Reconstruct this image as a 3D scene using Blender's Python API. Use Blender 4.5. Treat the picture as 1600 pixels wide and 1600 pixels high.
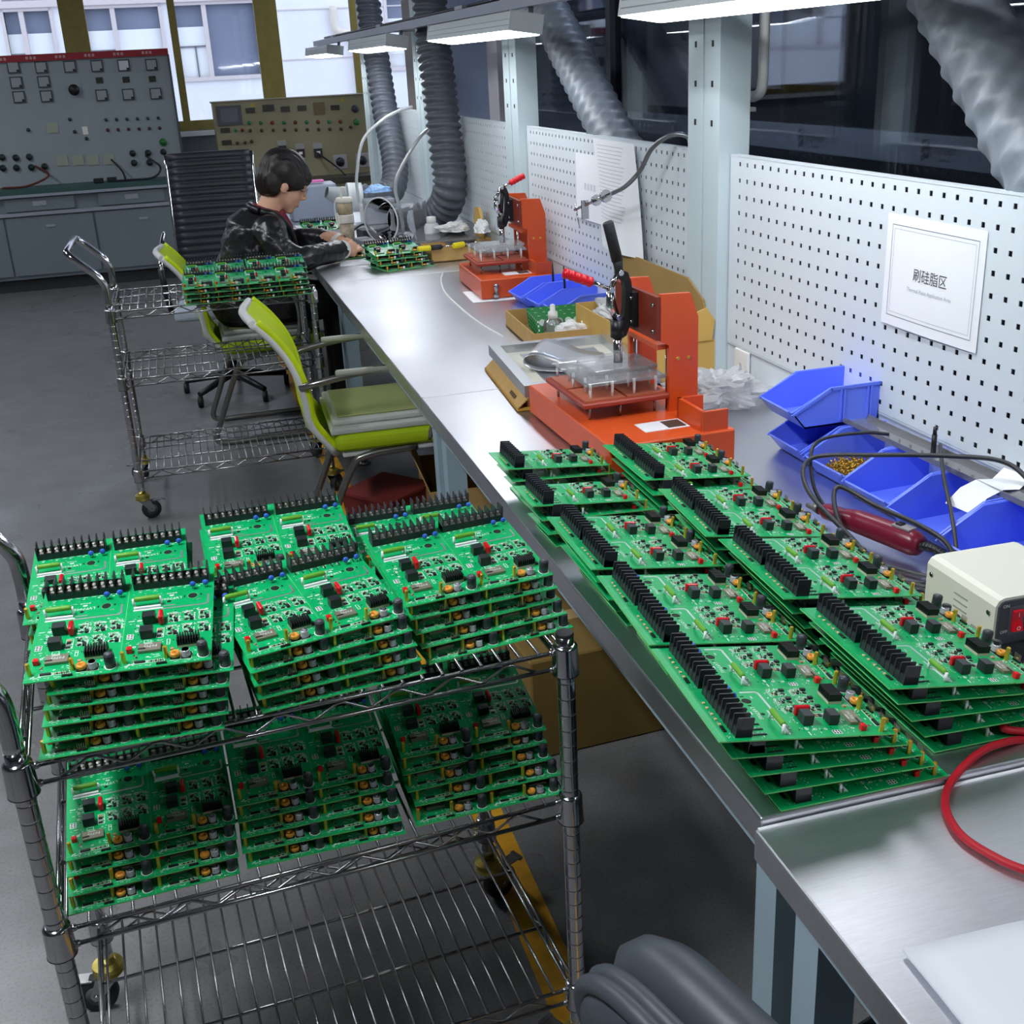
import bpy, bmesh, math, random
from math import sin, cos, pi, radians, sqrt, atan2
from mathutils import Matrix, Vector, Euler, noise

for _o in list(bpy.data.objects):
    bpy.data.objects.remove(_o, do_unlink=True)
SC = bpy.context.scene
COL = SC.collection
random.seed(7)

# ------------------------------------------------------------------ camera
cam_d = bpy.data.cameras.new('camera')
cam_d.sensor_width = 36.0
cam_d.lens = 1809.74 * 36.0 / 1600.0
cam_d.clip_start = 0.02
cam_d.clip_end = 200
cam = bpy.data.objects.new('camera', cam_d)
COL.objects.link(cam)
SC.camera = cam


def _rot(a, b, c):
    base = Matrix(((1, 0, 0), (0, 0, -1), (0, 1, 0)))
    rx = Matrix(((1, 0, 0), (0, cos(a), -sin(a)), (0, sin(a), cos(a))))
    ry = Matrix(((cos(b), 0, sin(b)), (0, 1, 0), (-sin(b), 0, cos(b))))
    rz = Matrix(((cos(c), -sin(c), 0), (sin(c), cos(c), 0), (0, 0, 1)))
    return rz @ rx @ ry @ base


_R = _rot(0.3739, -0.2588, -0.0516)
cam.matrix_world = Matrix(((_R[0][0], -_R[1][0], -_R[2][0], 0.0),
                           (_R[0][1], -_R[1][1], -_R[2][1], 0.0),
                           (_R[0][2], -_R[1][2], -_R[2][2], 1.55),
                           (0, 0, 0, 1)))

# ------------------------------------------------------------------ world, exposure, room lamps
world = bpy.data.worlds.new('daylight')
SC.world = world
world.use_nodes = True
_bg = world.node_tree.nodes['Background']
_bg.inputs[0].default_value = (0.80, 0.88, 1.0, 1)
_bg.inputs[1].default_value = 2.6
SC.view_settings.view_transform = 'Standard'
SC.view_settings.look = 'None'
SC.view_settings.exposure = 0.0
SC.view_settings.gamma = 1.0
SC.view_settings.use_curve_mapping = False

LAMP_BENCH = 16.5      # radiance of the LED panels over the bench
LAMP_CEIL = 88.0        # radiance of the ceiling LED battens


# ------------------------------------------------------------------ materials
def lin(c):
    r = []
    for v in c[:3]:
        v = v / 255.0
        r.append(v / 12.92 if v <= 0.04045 else ((v + 0.055) / 1.055) ** 2.4)
    return (r[0], r[1], r[2], 1.0)


MATS = {}


def mat(name, col, rough=0.5, metal=0.0, spec=0.5, var=None, bump=None, stretch=None, coat=0.0,
        trans=0.0, ior=1.45, emit=0.0, rvar=None, sss=0.0, wave=None):
    if name in MATS:
        return MATS[name]
    m = bpy.data.materials.new(name)
    m.use_nodes = True
    nt = m.node_tree
    b = nt.nodes['Principled BSDF']
    b.inputs['Base Color'].default_value = lin(col)
    b.inputs['Roughness'].default_value = rough
    b.inputs['Metallic'].default_value = metal
    b.inputs['Specular IOR Level'].default_value = spec
    b.inputs['Coat Weight'].default_value = coat
    b.inputs['Transmission Weight'].default_value = trans
    b.inputs['IOR'].default_value = ior
    if sss:
        b.inputs['Subsurface Weight'].default_value = sss
        b.inputs['Subsurface Radius'].default_value = (0.02, 0.008, 0.004)
    if emit:
        b.inputs['Emission Color'].default_value = lin(col)
        b.inputs['Emission Strength'].default_value = emit
    tc = None
    if var or bump or rvar or wave:
        tc = nt.nodes.new('ShaderNodeTexCoord')
        mp = nt.nodes.new('ShaderNodeMapping')
        nt.links.new(tc.outputs['Object'], mp.inputs['Vector'])
        if stretch:
            mp.inputs['Scale'].default_value = stretch
    if var:
        n = nt.nodes.new('ShaderNodeTexNoise')
        n.inputs['Scale'].default_value = var[0]
        n.inputs['Detail'].default_value = 5
        nt.links.new(mp.outputs[0], n.inputs['Vector'])
        rp = nt.nodes.new('ShaderNodeValToRGB')
        c = lin(col)
        k = var[1]
        rp.color_ramp.elements[0].position = 0.3
        rp.color_ramp.elements[1].position = 0.7
        rp.color_ramp.elements[0].color = (c[0] * (1 - k), c[1] * (1 - k), c[2] * (1 - k), 1)
        rp.color_ramp.elements[1].color = (min(1, c[0] * (1 + k)), min(1, c[1] * (1 + k)), min(1, c[2] * (1 + k)), 1)
        nt.links.new(n.outputs['Fac'], rp.inputs[0])
        nt.links.new(rp.outputs[0], b.inputs['Base Color'])
    if rvar:
        n = nt.nodes.new('ShaderNodeTexNoise')
        n.inputs['Scale'].default_value = rvar[0]
        n.inputs['Detail'].default_value = 4
        nt.links.new(mp.outputs[0], n.inputs['Vector'])
        mr = nt.nodes.new('ShaderNodeMapRange')
        mr.inputs['From Min'].default_value = 0.3
        mr.inputs['From Max'].default_value = 0.7
        mr.inputs['To Min'].default_value = rvar[1]
        mr.inputs['To Max'].default_value = rvar[2]
        nt.links.new(n.outputs['Fac'], mr.inputs['Value'])
        nt.links.new(mr.outputs[0], b.inputs['Roughness'])
    if bump or wave:
        bp = nt.nodes.new('ShaderNodeBump')
        if wave:
            n = nt.nodes.new('ShaderNodeTexWave')
            n.inputs['Scale'].default_value = wave[0]
            n.inputs['Distortion'].default_value = wave[2] if len(wave) > 2 else 0
            bp.inputs['Strength'].default_value = wave[1]
            bp.inputs['Distance'].default_value = 0.004
        else:
            n = nt.nodes.new('ShaderNodeTexNoise')
            n.inputs['Scale'].default_value = bump[0]
            n.inputs['Detail'].default_value = 4
            bp.inputs['Strength'].default_value = bump[1]
            bp.inputs['Distance'].default_value = bump[2] if len(bump) > 2 else 0.002
        nt.links.new(mp.outputs[0], n.inputs['Vector'])
        nt.links.new(n.outputs['Fac'], bp.inputs['Height'])
        nt.links.new(bp.outputs[0], b.inputs['Normal'])
    MATS[name] = m
    return m


def clear_mat(name, tint, gloss_rough=0.03, strength=1.0, min_gloss=0.04, haze=0.0):
    """thin clear sheet: tinted see-through, mirrored by the angle, a little milky"""
    m = bpy.data.materials.new(name)
    m.use_nodes = True
    nt = m.node_tree
    nt.nodes.remove(nt.nodes['Principled BSDF'])
    out = nt.nodes['Material Output']
    tr = nt.nodes.new('ShaderNodeBsdfTransparent')
    tr.inputs[0].default_value = (tint[0], tint[1], tint[2], 1)
    gl = nt.nodes.new('ShaderNodeBsdfGlossy')
    gl.inputs['Roughness'].default_value = gloss_rough
    fr = nt.nodes.new('ShaderNodeFresnel')
    fr.inputs[0].default_value = 1.5
    mx = nt.nodes.new('ShaderNodeMath')
    mx.operation = 'MULTIPLY_ADD'
    mx.inputs[1].default_value = strength
    mx.inputs[2].default_value = min_gloss
    mx.use_clamp = True
    nt.links.new(fr.outputs[0], mx.inputs[0])
    ms = nt.nodes.new('ShaderNodeMixShader')
    nt.links.new(mx.outputs[0], ms.inputs[0])
    src = tr
    if haze:
        df = nt.nodes.new('ShaderNodeBsdfDiffuse')
        df.inputs[0].default_value = (0.85, 0.87, 0.9, 1)
        m2 = nt.nodes.new('ShaderNodeMixShader')
        m2.inputs[0].default_value = haze
        nt.links.new(tr.outputs[0], m2.inputs[1])
        nt.links.new(df.outputs[0], m2.inputs[2])
        src = m2
    nt.links.new(src.outputs[0], ms.inputs[1])
    nt.links.new(gl.outputs[0], ms.inputs[2])
    nt.links.new(ms.outputs[0], out.inputs[0])
    MATS[name] = m
    return m


# ------------------------------------------------------------------ mesh building
class MB:
    def __init__(self):
        self.v, self.f, self.m, self.s = [], [], [], []

    def add(self, vs, fs, mi=0, smooth=False, T=None):
        o = len(self.v)
        if T is not None:
            vs = [T @ Vector(p) for p in vs]
        self.v += [tuple(p) for p in vs]
        for f in fs:
            self.f.append(tuple(i + o for i in f))
            self.m.append(mi)
            self.s.append(smooth)
        return self

    def lohi(self, lo, hi, mi=0, T=None):
        x0, y0, z0 = lo
        x1, y1, z1 = hi
        vs = [(x0, y0, z0), (x1, y0, z0), (x1, y1, z0), (x0, y1, z0), (x0, y0, z1), (x1, y0, z1), (x1, y1, z1), (x0, y1, z1)]
        return self.add(vs, [(0, 3, 2, 1), (4, 5, 6, 7), (0, 1, 5, 4), (1, 2, 6, 5), (2, 3, 7, 6), (3, 0, 4, 7)], mi, False, T)

    def box(self, c, s, mi=0, T=None):
        return self.lohi((c[0] - s[0] / 2, c[1] - s[1] / 2, c[2] - s[2] / 2), (c[0] + s[0] / 2, c[1] + s[1] / 2, c[2] + s[2] / 2), mi, T)

    def rbox(self, lo, hi, b=0.003, mi=0, T=None, seg=2):
        bm = bmesh.new()
        bmesh.ops.create_cube(bm, size=1.0)
        for v in bm.verts:
            v.co = Vector([lo[i] + (v.co[i] + 0.5) * (hi[i] - lo[i]) for i in range(3)])
        bmesh.ops.bevel(bm, geom=bm.edges[:], offset=b, segments=seg, profile=0.5, affect='EDGES')
        bm.verts.index_update()
        vs = [v.co.copy() for v in bm.verts]
        fs = [[v.index for v in f.verts] for f in bm.faces]
        bm.free()
        return self.add(vs, fs, mi, False, T)

    def quad(self, a, b, c, d, mi=0, T=None):
        return self.add([a, b, c, d], [(0, 1, 2, 3)], mi, False, T)

    def ring_frames(self, pts, closed=False):
        P = [Vector(p) for p in pts]
        n = len(P)
        tg = []
        for i in range(n):
            if closed:
                t = P[(i + 1) % n] - P[i - 1]
            else:
                t = P[min(i + 1, n - 1)] - P[max(i - 1, 0)]
            if t.length < 1e-9:
                t = Vector((0, 0, 1))
            tg.append(t.normalized())
        up = Vector((0, 0, 1)) if abs(tg[0].z) < 0.9 else Vector((1, 0, 0))
        nrm = (up - tg[0] * up.dot(tg[0])).normalized()
        fr = []
        for i in range(n):
            nrm = nrm - tg[i] * nrm.dot(tg[i])
            nrm = nrm.normalized() if nrm.length > 1e-6 else tg[i].orthogonal().normalized()
            fr.append((P[i], nrm, tg[i].cross(nrm)))
        return fr

    def tube(self, pts, r, n=8, mi=0, closed=False, caps=True, T=None, flat=1.0):
        fr = self.ring_frames(pts, closed)
        vs, fs = [], []
        k = len(fr)
        for i, (p, a, b) in enumerate(fr):
            rr = r[i] if isinstance(r, (list, tuple)) else r
            for j in range(n):
                t = 2 * pi * j / n
                vs.append(p + a * (cos(t) * rr) + b * (sin(t) * rr * flat))
        for i in range(k if closed else k - 1):
            i2 = (i + 1) % k
            for j in range(n):
                j2 = (j + 1) % n
                fs.append((i * n + j, i * n + j2, i2 * n + j2, i2 * n + j))
        self.add(vs, fs, mi, True, T)
        if caps and not closed:
            o = len(self.v) - len(vs)
            self.f.append(tuple(o + j for j in range(n))[::-1])
            self.m.append(mi)
            self.s.append(False)
            self.f.append(tuple(o + (k - 1) * n + j for j in range(n)))
            self.m.append(mi)
            self.s.append(False)
        return self

    def cyl(self, p0, p1, r0, r1=None, n=12, mi=0, T=None, caps=True):
        return self.tube([p0, p1], [r0, r0 if r1 is None else r1], n, mi, False, caps, T)

    def lathe(self, prof, n=16, mi=0, T=None, c=(0, 0), smooth=True):
        vs, fs = [], []
        k = len(prof)
        for r, z in prof:
            for j in range(n):
                t = 2 * pi * j / n
                vs.append((c[0] + r * cos(t), c[1] + r * sin(t), z))
        for i in range(k - 1):
            for j in range(n):
                j2 = (j + 1) % n
                fs.append((i * n + j, i * n + j2, (i + 1) * n + j2, (i + 1) * n + j))
        self.add(vs, fs, mi, smooth, T)
        o = len(self.v) - len(vs)
        if prof[0][0] > 1e-6:
            self.f.append(tuple(o + j for j in range(n))[::-1]); self.m.append(mi); self.s.append(False)
        if prof[-1][0] > 1e-6:
            self.f.append(tuple(o + (k - 1) * n + j for j in range(n))); self.m.append(mi); self.s.append(False)
        return self

    def prism(self, poly, d0, d1, axis='z', mi=0, T=None):
        """poly is 2-D; axis z: (x,y), axis y: (x,z), axis x: (y,z)"""
        def P(p, d):
            return (p[0], p[1], d) if axis == 'z' else ((p[0], d, p[1]) if axis == 'y' else (d, p[0], p[1]))
        n = len(poly)
        vs = [P(p, d0) for p in poly] + [P(p, d1) for p in poly]
        fs = [tuple(range(n))[::-1], tuple(range(n, 2 * n))]
        for i in range(n):
            j = (i + 1) % n
            fs.append((i, j, n + j, n + i))
        return self.add(vs, fs, mi, False, T)

    def ell(self, c, r, nu=16, nv=10, mi=0, T=None):
        vs, fs = [(c[0], c[1], c[2] + r[2])], []
        for i in range(1, nv):
            a = pi * i / nv
            for j in range(nu):
                t = 2 * pi * j / nu
                vs.append((c[0] + r[0] * sin(a) * cos(t), c[1] + r[1] * sin(a) * sin(t), c[2] + r[2] * cos(a)))
        vs.append((c[0], c[1], c[2] - r[2]))
        for j in range(nu):
            fs.append((0, 1 + j, 1 + (j + 1) % nu))
        for i in range(nv - 2):
            for j in range(nu):
                j2 = (j + 1) % nu
                fs.append((1 + i * nu + j, 1 + (i + 1) * nu + j, 1 + (i + 1) * nu + j2, 1 + i * nu + j2))
        o = 1 + (nv - 2) * nu
        for j in range(nu):
            fs.append((len(vs) - 1, o + (j + 1) % nu, o + j))
        return self.add(vs, fs, mi, True, T)

    def torus(self, c, R, r, n=16, k=8, mi=0, T=None):
        pts = [(c[0] + R * cos(2 * pi * i / n), c[1] + R * sin(2 * pi * i / n), c[2]) for i in range(n)]
        return self.tube(pts, r, k, mi, closed=True, T=T)

    def mesh(self, name, mats):
        me = bpy.data.meshes.new(name)
        me.from_pydata(self.v, [], self.f)
        if not isinstance(mats, (list, tuple)):
            mats = [mats]
        for m in mats:
            me.materials.append(m)
        me.polygons.foreach_set('material_index', self.m)
        me.polygons.foreach_set('use_smooth', self.s)
        bm = bmesh.new()
        bm.from_mesh(me)
        bmesh.ops.recalc_face_normals(bm, faces=bm.faces)
        bm.to_mesh(me)
        bm.free()
        me.update()
        return me

    def obj(self, name, mats, parent=None, loc=(0, 0, 0), rot=(0, 0, 0)):
        return link(name, self.mesh(name, mats), parent, loc, rot)


def link(name, me, parent=None, loc=(0, 0, 0), rot=(0, 0, 0)):
    o = bpy.data.objects.new(name, me)
    COL.objects.link(o)
    o.location = loc
    o.rotation_euler = rot
    if parent:
        o.parent = parent
    return o


def tag(o, label, cat, group=None):
    o['label'] = label
    o['category'] = cat
    if group:
        o['group'] = group
    return o


def thing(name, label, cat, loc=(0, 0, 0), rot=(0, 0, 0), group=None):
    o = bpy.data.objects.new(name, None)
    o.empty_display_size = 0.05
    COL.objects.link(o)
    o.location = loc
    o.rotation_euler = rot
    return tag(o, label, cat, group)


def structure(name, mb, mats, parent=None, loc=(0, 0, 0), rot=(0, 0, 0)):
    o = mb.obj(name, mats, parent, loc, rot)
    if not parent:
        o['kind'] = 'structure'
    return o


def dup(root, loc, rot, label, group=None):
    r = root.copy()
    COL.objects.link(r)
    r.location = loc
    r.rotation_euler = rot
    r['label'] = label
    if group:
        r['group'] = group
    for ch in list(root.children):
        c = ch.copy()
        COL.objects.link(c)
        c.parent = r
        for g in list(ch.children):
            d = g.copy()
            COL.objects.link(d)
            d.parent = c
    return r


def catmull(pts, n=8):
    P = [Vector(p) for p in pts]
    out = []
    for i in range(len(P) - 1):
        p0 = P[i - 1] if i else P[0] * 2 - P[1]
        p1, p2 = P[i], P[i + 1]
        p3 = P[i + 2] if i + 2 < len(P) else P[-1] * 2 - P[-2]
        for k in range(n):
            t = k / n
            out.append(0.5 * ((2 * p1) + (p2 - p0) * t + (2 * p0 - 5 * p1 + 4 * p2 - p3) * t * t + (3 * p1 - p0 - 3 * p2 + p3) * t ** 3))
    out.append(P[-1])
    return out


def text_geo(body, size, font_res=2):
    cu = bpy.data.curves.new('lettering', 'FONT')
    cu.body = body
    cu.size = size
    cu.align_x = 'CENTER'
    cu.align_y = 'CENTER'
    cu.resolution_u = font_res
    o = bpy.data.objects.new('lettering', cu)
    COL.objects.link(o)
    bpy.context.view_layer.update()
    me = bpy.data.meshes.new_from_object(o.evaluated_get(bpy.context.evaluated_depsgraph_get()))
    vs = [tuple(v.co) for v in me.vertices]
    fs = [tuple(p.vertices) for p in me.polygons]
    bpy.data.objects.remove(o, do_unlink=True)
    bpy.data.curves.remove(cu)
    bpy.data.meshes.remove(me)
    return vs, fs


def TR(loc=(0, 0, 0), rz=0.0, rx=0.0, ry=0.0):
    return Matrix.Translation(loc) @ Euler((rx, ry, rz)).to_matrix().to_4x4()


# shared materials
steel = mat('brushed_stainless', (206, 208, 215), 0.36, 1.0, var=(3, 0.04), rvar=(2.5, 0.31, 0.41))
chrome = mat('chrome', (205, 205, 208), 0.14, 1.0)
chrome_dull = mat('chrome_plated_wire', (170, 170, 172), 0.25, 1.0)
brass = mat('brass', (226, 192, 72), 0.3, 0.7)
black_pl = mat('black_plastic', (26, 27, 30), 0.42)
dark_rubber = mat('dark_rubber', (34, 35, 38), 0.6)
grey_rubber = mat('grey_rubber', (84, 86, 88), 0.5)
paleblue = mat('pale_blue_grey_paint', (196, 212, 217), 0.45, var=(5, 0.02))
legblue = mat('light_blue_leg_paint', (150, 172, 184), 0.45, var=(5, 0.03))
white_paper = mat('white_paper', (235, 238, 242), 0.8)
white_pl = mat('white_plastic', (232, 233, 230), 0.4)
ink_grey = mat('grey_ink', (120, 124, 134), 0.8)
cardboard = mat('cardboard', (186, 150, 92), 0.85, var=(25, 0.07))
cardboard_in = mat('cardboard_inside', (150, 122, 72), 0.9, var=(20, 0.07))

# lettering outlines are made while the scene is still small
TXT_MODEL = text_geo('LVF700S', 0.0078, 1)
TXT_MOD = text_geo('P0705', 0.0066, 1)
_TXT = {}
for _b, _s, _r in (('ON', 0.0065, 2), ('OFF', 0.0065, 2), ('HI', 0.0065, 2), ('LO', 0.0065, 2), ('I', 0.008, 2), ('O', 0.008, 2), ('I', 0.007, 2), ('O', 0.007, 2), ('II', 0.007, 2), ('SOLEAST', 0.034, 2),
                   ('\u5237\u7845\u8102\u533a', 0.026, 3), ('Thermal Paste Application Area', 0.0105, 3)):
    _TXT[(_b, _s)] = text_geo(_b, _s, _r)
# ------------------------------------------------------------------ the room
XW = 1.50          # glass partition behind the benches
YB = 10.9          # window wall
floor_m = mat('polished_grey_floor', (112, 112, 113), 0.3, 0.0, 0.5, var=(9, 0.14), rvar=(1.6, 0.22, 0.42))
_nt = floor_m.node_tree
_b = _nt.nodes['Principled BSDF']
_tc = _nt.nodes.new('ShaderNodeTexCoord')
_sp = _nt.nodes.new('ShaderNodeTexNoise')
_sp.inputs['Scale'].default_value = 170
_sp.inputs['Detail'].default_value = 3
_nt.links.new(_tc.outputs['Object'], _sp.inputs['Vector'])
_rp = _nt.nodes.new('ShaderNodeValToRGB')
_rp.color_ramp.elements[0].position = 0.36
_rp.color_ramp.elements[0].color = (0.25, 0.25, 0.25, 1)
_rp.color_ramp.elements[1].position = 0.46
_rp.color_ramp.elements[1].color = (1, 1, 1, 1)
_nt.links.new(_sp.outputs['Fac'], _rp.inputs[0])
_mx = _nt.nodes.new('ShaderNodeMix')
_mx.data_type = 'RGBA'
_mx.blend_type = 'MULTIPLY'
_mx.inputs[0].default_value = 0.32
_src = _b.inputs['Base Color'].links[0].from_socket
_nt.links.new(_src, _mx.inputs[6])
_nt.links.new(_rp.outputs[0], _mx.inputs[7])
_nt.links.new(_mx.outputs[2], _b.inputs['Base Color'])

wall_m = mat('painted_wall', (130, 134, 140), 0.8, var=(3, 0.03))
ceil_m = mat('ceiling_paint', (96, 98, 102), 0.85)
olive = mat('olive_window_frame', (136, 122, 62), 0.55, var=(14, 0.12))
structure('floor', MB().lohi((-5, -3, -0.1), (4.4, YB + 0.2, 0)), floor_m)
structure('ceiling', MB().lohi((-5, -3, 3.0), (XW + 0.1, YB + 0.2, 3.1)), ceil_m)
structure('wall_left', MB().lohi((-5.1, -3, 0), (-5, YB, 3.0)), wall_m)
structure('wall_front', MB().lohi((-5, -3.1, 0), (4.4, -3, 3.0)), wall_m)
# window wall at the far end: sill, lintel, piers
bw = MB()
bw.lohi((-5, YB, 0), (4.4, YB + 0.2, 1.09)).lohi((-5, YB, 2.75), (4.4, YB + 0.2, 3.0))
bw.lohi((-5, YB, 1.09), (-3.6, YB + 0.2, 2.75)).lohi((3.6, YB, 1.09), (4.4, YB + 0.2, 2.75))
structure('wall_back', bw, wall_m)
structure('trim_1', MB().lohi((-3.6, YB - 0.12, 1.05), (3.6, YB + 0.02, 1.085)), mat('white_sill', (226, 228, 232), 0.5))
pane_m = clear_mat('window_glass', (0.93, 0.95, 0.97))
wx = [(-3.6, -3.5), (-2.62, -2.42), (-1.72, -1.66), (-0.72, -0.52), (0.14, 0.20), (0.85, 1.04), (1.67, 1.73), (2.5, 2.56), (3.5, 3.6)]
for i in range(len(wx) - 1):
    a, b = wx[i][1], wx[i + 1][0]
    fr = MB()
    fr.lohi((a, YB + 0.02, 1.09), (b, YB + 0.10, 1.17)).lohi((a, YB + 0.02, 2.67), (b, YB + 0.10, 2.75))
    fr.lohi((a - (wx[i][1] - wx[i][0]) * (1 if i == 0 else 0.5), YB + 0.02, 1.09), (a, YB + 0.10, 2.75))
    fr.lohi((b, YB + 0.02, 1.09), (b + (wx[i + 1][1] - wx[i + 1][0]) * (1 if i == len(wx) - 2 else 0.5), YB + 0.10, 2.75))
    w = structure('window_%d' % (i + 1), fr, olive)
    structure('window_pane', MB().lohi((a, YB + 0.055, 1.17), (b, YB + 0.06, 2.67)), pane_m, w)

# ------------------------------------------------------------------ outside: the neighbouring building across the yard
fac_w = mat('white_facade', (228, 228, 236), 0.8, var=(2, 0.03))
fac_f = mat('pinkish_window_surround', (205, 196, 200), 0.8)
fac_g = mat('blue_grey_far_glass', (126, 134, 158), 0.25, var=(1.5, 0.12))
fac_b = mat('white_roller_blind', (236, 238, 244), 0.8)
ground_m = mat('pale_yard_concrete', (190, 190, 192), 0.9)
structure('ground_yard', MB().lohi((-14, YB + 0.25, -0.3), (18, 40, -0.1)), ground_m)
YF = 17.0
bld = thing('neighbour_building', 'pale office building across the yard with blue grey windows and white blinds', 'building', (0, YF, -0.1))
wl = MB()
wl.lohi((-9, 0, 0), (13, 0.6, 1.60)).lohi((-9, 0, 2.62), (13, 0.6, 7.0))
cols = [-9.0, -7.3, -6.9, -5.4, -4.9, -3.45, -3.0, -1.80, -1.22, -0.82]
wins = [(-7.3, -5.7), (-5.2, -3.9), (-3.4, -2.3), (-1.78, -1.24), (-0.82, 0.10), (0.28, 1.32), (3.1, 4.2), (4.6, 5.8), (6.4, 7.8)]
x = -9.0
for a, b in wins:
    wl.lohi((x, 0, 1.60), (a, 0.6, 2.62))
    x = b
wl.lohi((x, 0, 1.60), (13, 0.6, 2.62))
wl.obj('wall', fac_w, bld)
MB().lohi((-9, -0.06, 2.52), (1.45, 0.0, 2.60)).obj('string_course', fac_f, bld)
for q in range(4):
    MB().lohi((1.5, -0.012, 1.75 + q * 0.62), (13, 0.0, 1.765 + q * 0.62)).obj('cladding_joint', fac_f, bld)
for a, b in wins:
    f = MB()
    z0, z1 = 1.60, 2.48
    f.lohi((a, -0.03, z0 - 0.05), (b, 0.12, z0)).lohi((a, -0.03, z1), (b, 0.12, z1 + 0.06))
    m_ = a + (b - a) * 0.38
    f.lohi((a - 0.04, -0.03, z0), (a, 0.12, z1)).lohi((b, -0.03, z0), (b + 0.04, 0.12, z1)).lohi((m_ - 0.03, -0.02, z0), (m_ + 0.03, 0.12, z1))
    w = f.obj('window', fac_f, bld)
    MB().lohi((a, 0.08, z0), (b, 0.1, z1)).obj('pane', fac_g, w)
    if a < 0.2:
        MB().lohi((a, 0.05, z0), (m_ - 0.03, 0.07, z0 + 0.62)).lohi((m_ + 0.03, 0.05, z0), (b, 0.07, z0 + 0.62)).obj('blind', fac_b, w)
    else:
        MB().lohi((a, 0.05, z0), (m_ - 0.03, 0.07, z0 + 0.62)).obj('blind', fac_b, w)
    MB().lohi((a, 0.03, z0 + 0.37), (m_ - 0.03, 0.05, z0 + 0.39)).lohi((a + 0.22, 0.03, z0), (a + 0.24, 0.05, z0 + 0.38)).obj('glazing_bar', mat('dark_glazing_bar', (120, 120, 130), 0.6), w)
rain = MB()
rain.tube(catmull([(2.36, -0.08, 2.4), (2.36, -0.08, 2.15), (2.42, -0.08, 2.08), (2.6, -0.08, 2.03), (2.62, -0.08, 1.9), (2.62, -0.08, 0.1)], 5), 0.05, 8)
rain.obj('rain_pipe', mat('beige_rain_pipe', (214, 204, 196), 0.6), bld)

# ------------------------------------------------------------------ glass partition on the bench side and the dark corridor behind it
dark_frame = mat('dark_grey_frame', (58, 58, 66), 0.5)
part = MB()
part.lohi((XW, -3, 0), (XW + 0.06, 5.6, 0.10)).lohi((XW, -3, 2.9), (XW + 0.06, YB, 3.0))
for y in (-1.2, 1.3, 4.05):
    part.lohi((XW, y - 0.02, 0.1), (XW + 0.06, y + 0.02, 2.9))
part.lohi((XW, 5.2, 0.1), (XW + 0.08, 5.42, 2.9))
structure('wall_right', part, dark_frame)
tint = clear_mat('dark_tinted_glass', (0.70, 0.74, 0.80), 0.02, 0.8, 0.01)
ys = [-3, -1.2, 1.3, 4.05, 5.2]
for i in range(4):
    structure('window_%d' % (i + 9), MB().lohi((XW + 0.02, ys[i] + 0.02, 0.1), (XW + 0.03, ys[i + 1] - 0.02, 2.9)), tint)
structure('trim_2', MB().lohi((XW - 0.02, 5.44, 0), (XW + 0.14, 5.62, 2.95)), mat('lilac_white_jamb', (206, 200, 212), 0.6))
cor_m = mat('dark_corridor_wall', (112, 120, 138), 0.85, var=(2.2, 0.35))
cor = MB()
cor.lohi((3.9, -3, 0), (4.0, 9.0, 3.0)).lohi((XW + 0.1, -3, 2.95), (3.9, 9.0, 3.05)).lohi((XW + 0.15, 7.3, 0), (3.9, 7.4, 2.95))
structure('wall_corridor', cor, cor_m)
pale_p = mat('pale_grey_door_panel', (150, 150, 160), 0.7, var=(1.5, 0.1))
n = 0
for y0, y1, z0, z1 in ((5.75, 6.5, 1.26, 2.4), (4.95, 5.35, 1.36, 2.5), (4.45, 4.9, 1.38, 2.5), (3.05, 3.70, 1.32, 2.5)):  # pale panels put in for the bright patches reflected in the glass
    d = structure('door_%d' % (n + 1), MB().lohi((2.64, y0, z0), (2.68, y1, z1)), pale_p)
    structure('door_glass', MB().lohi((2.63, y0 + 0.1, z0 + 0.3), (2.64, y1 - 0.1, z1 - 0.1)), mat('dim_door_glass', (70, 74, 92), 0.3), d)
    n += 1
cp = MB()
cp.lohi((2.66, 2.2, 0), (2.7, 7.2, 1.10)).lohi((2.66, 2.2, 2.5), (2.7, 7.2, 2.95))
for y in (2.2, 3.0, 3.75, 4.42, 4.92, 5.4, 5.7, 6.52, 7.15):
    cp.lohi((2.64, y - 0.02, 1.1), (2.7, y + 0.02, 2.5))
structure('wall_inner_glazing', cp, mat('dark_inner_frame', (40, 40, 46), 0.5))
# frosted safety band with printed shields on the inner glazing
band = thing('frosted_glass_band', 'grey frosted safety band with dark shield emblems on the inner glazing', 'glass band', (2.62, 4.6, 1.165))
MB().lohi((0, -2.2, -0.055), (0.006, 2.4, 0.055)).obj('film', mat('frosted_film', (190, 197, 206), 0.6), band)
logo_m = mat('dark_teal_print', (34, 46, 54), 0.7)
SH = [(-0.030, 0.036), (0.0, 0.042), (0.030, 0.036), (0.030, 0.0), (0.018, -0.022), (0.0, -0.038), (-0.018, -0.022), (-0.030, 0.0)]
tv, tf = _TXT[('SOLEAST', 0.034)]
for yy in (0.10, -0.80, 1.02):
    e = MB()
    # shield cut by slanting white bars
    for a, b in ((-0.034, -0.012), (-0.002, 0.018), (0.026, 0.046)):
        lo, hi = a, b
        e.add([(-0.0015, 0.026, lo - 0.004), (-0.0015, -0.022, lo + 0.016), (-0.0015, -0.022, hi + 0.016 if hi < 0.03 else 0.040), (-0.0015, 0.026, hi - 0.004)], [(0, 1, 2, 3)])
    em = e.obj('shield_emblem', logo_m, band, (0, yy, -0.004))
    t = MB()
    t.add([(-0.0015, -p[0], p[1]) for p in tv], tf)
    t.lohi((-0.0016, -0.03, -0.034), (-0.0012, 0.03, -0.026))
    t.obj('lettering', mat('faint_teal_print', (78, 86, 94), 0.7), band, (0, yy - 0.115, 0.0))
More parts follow.
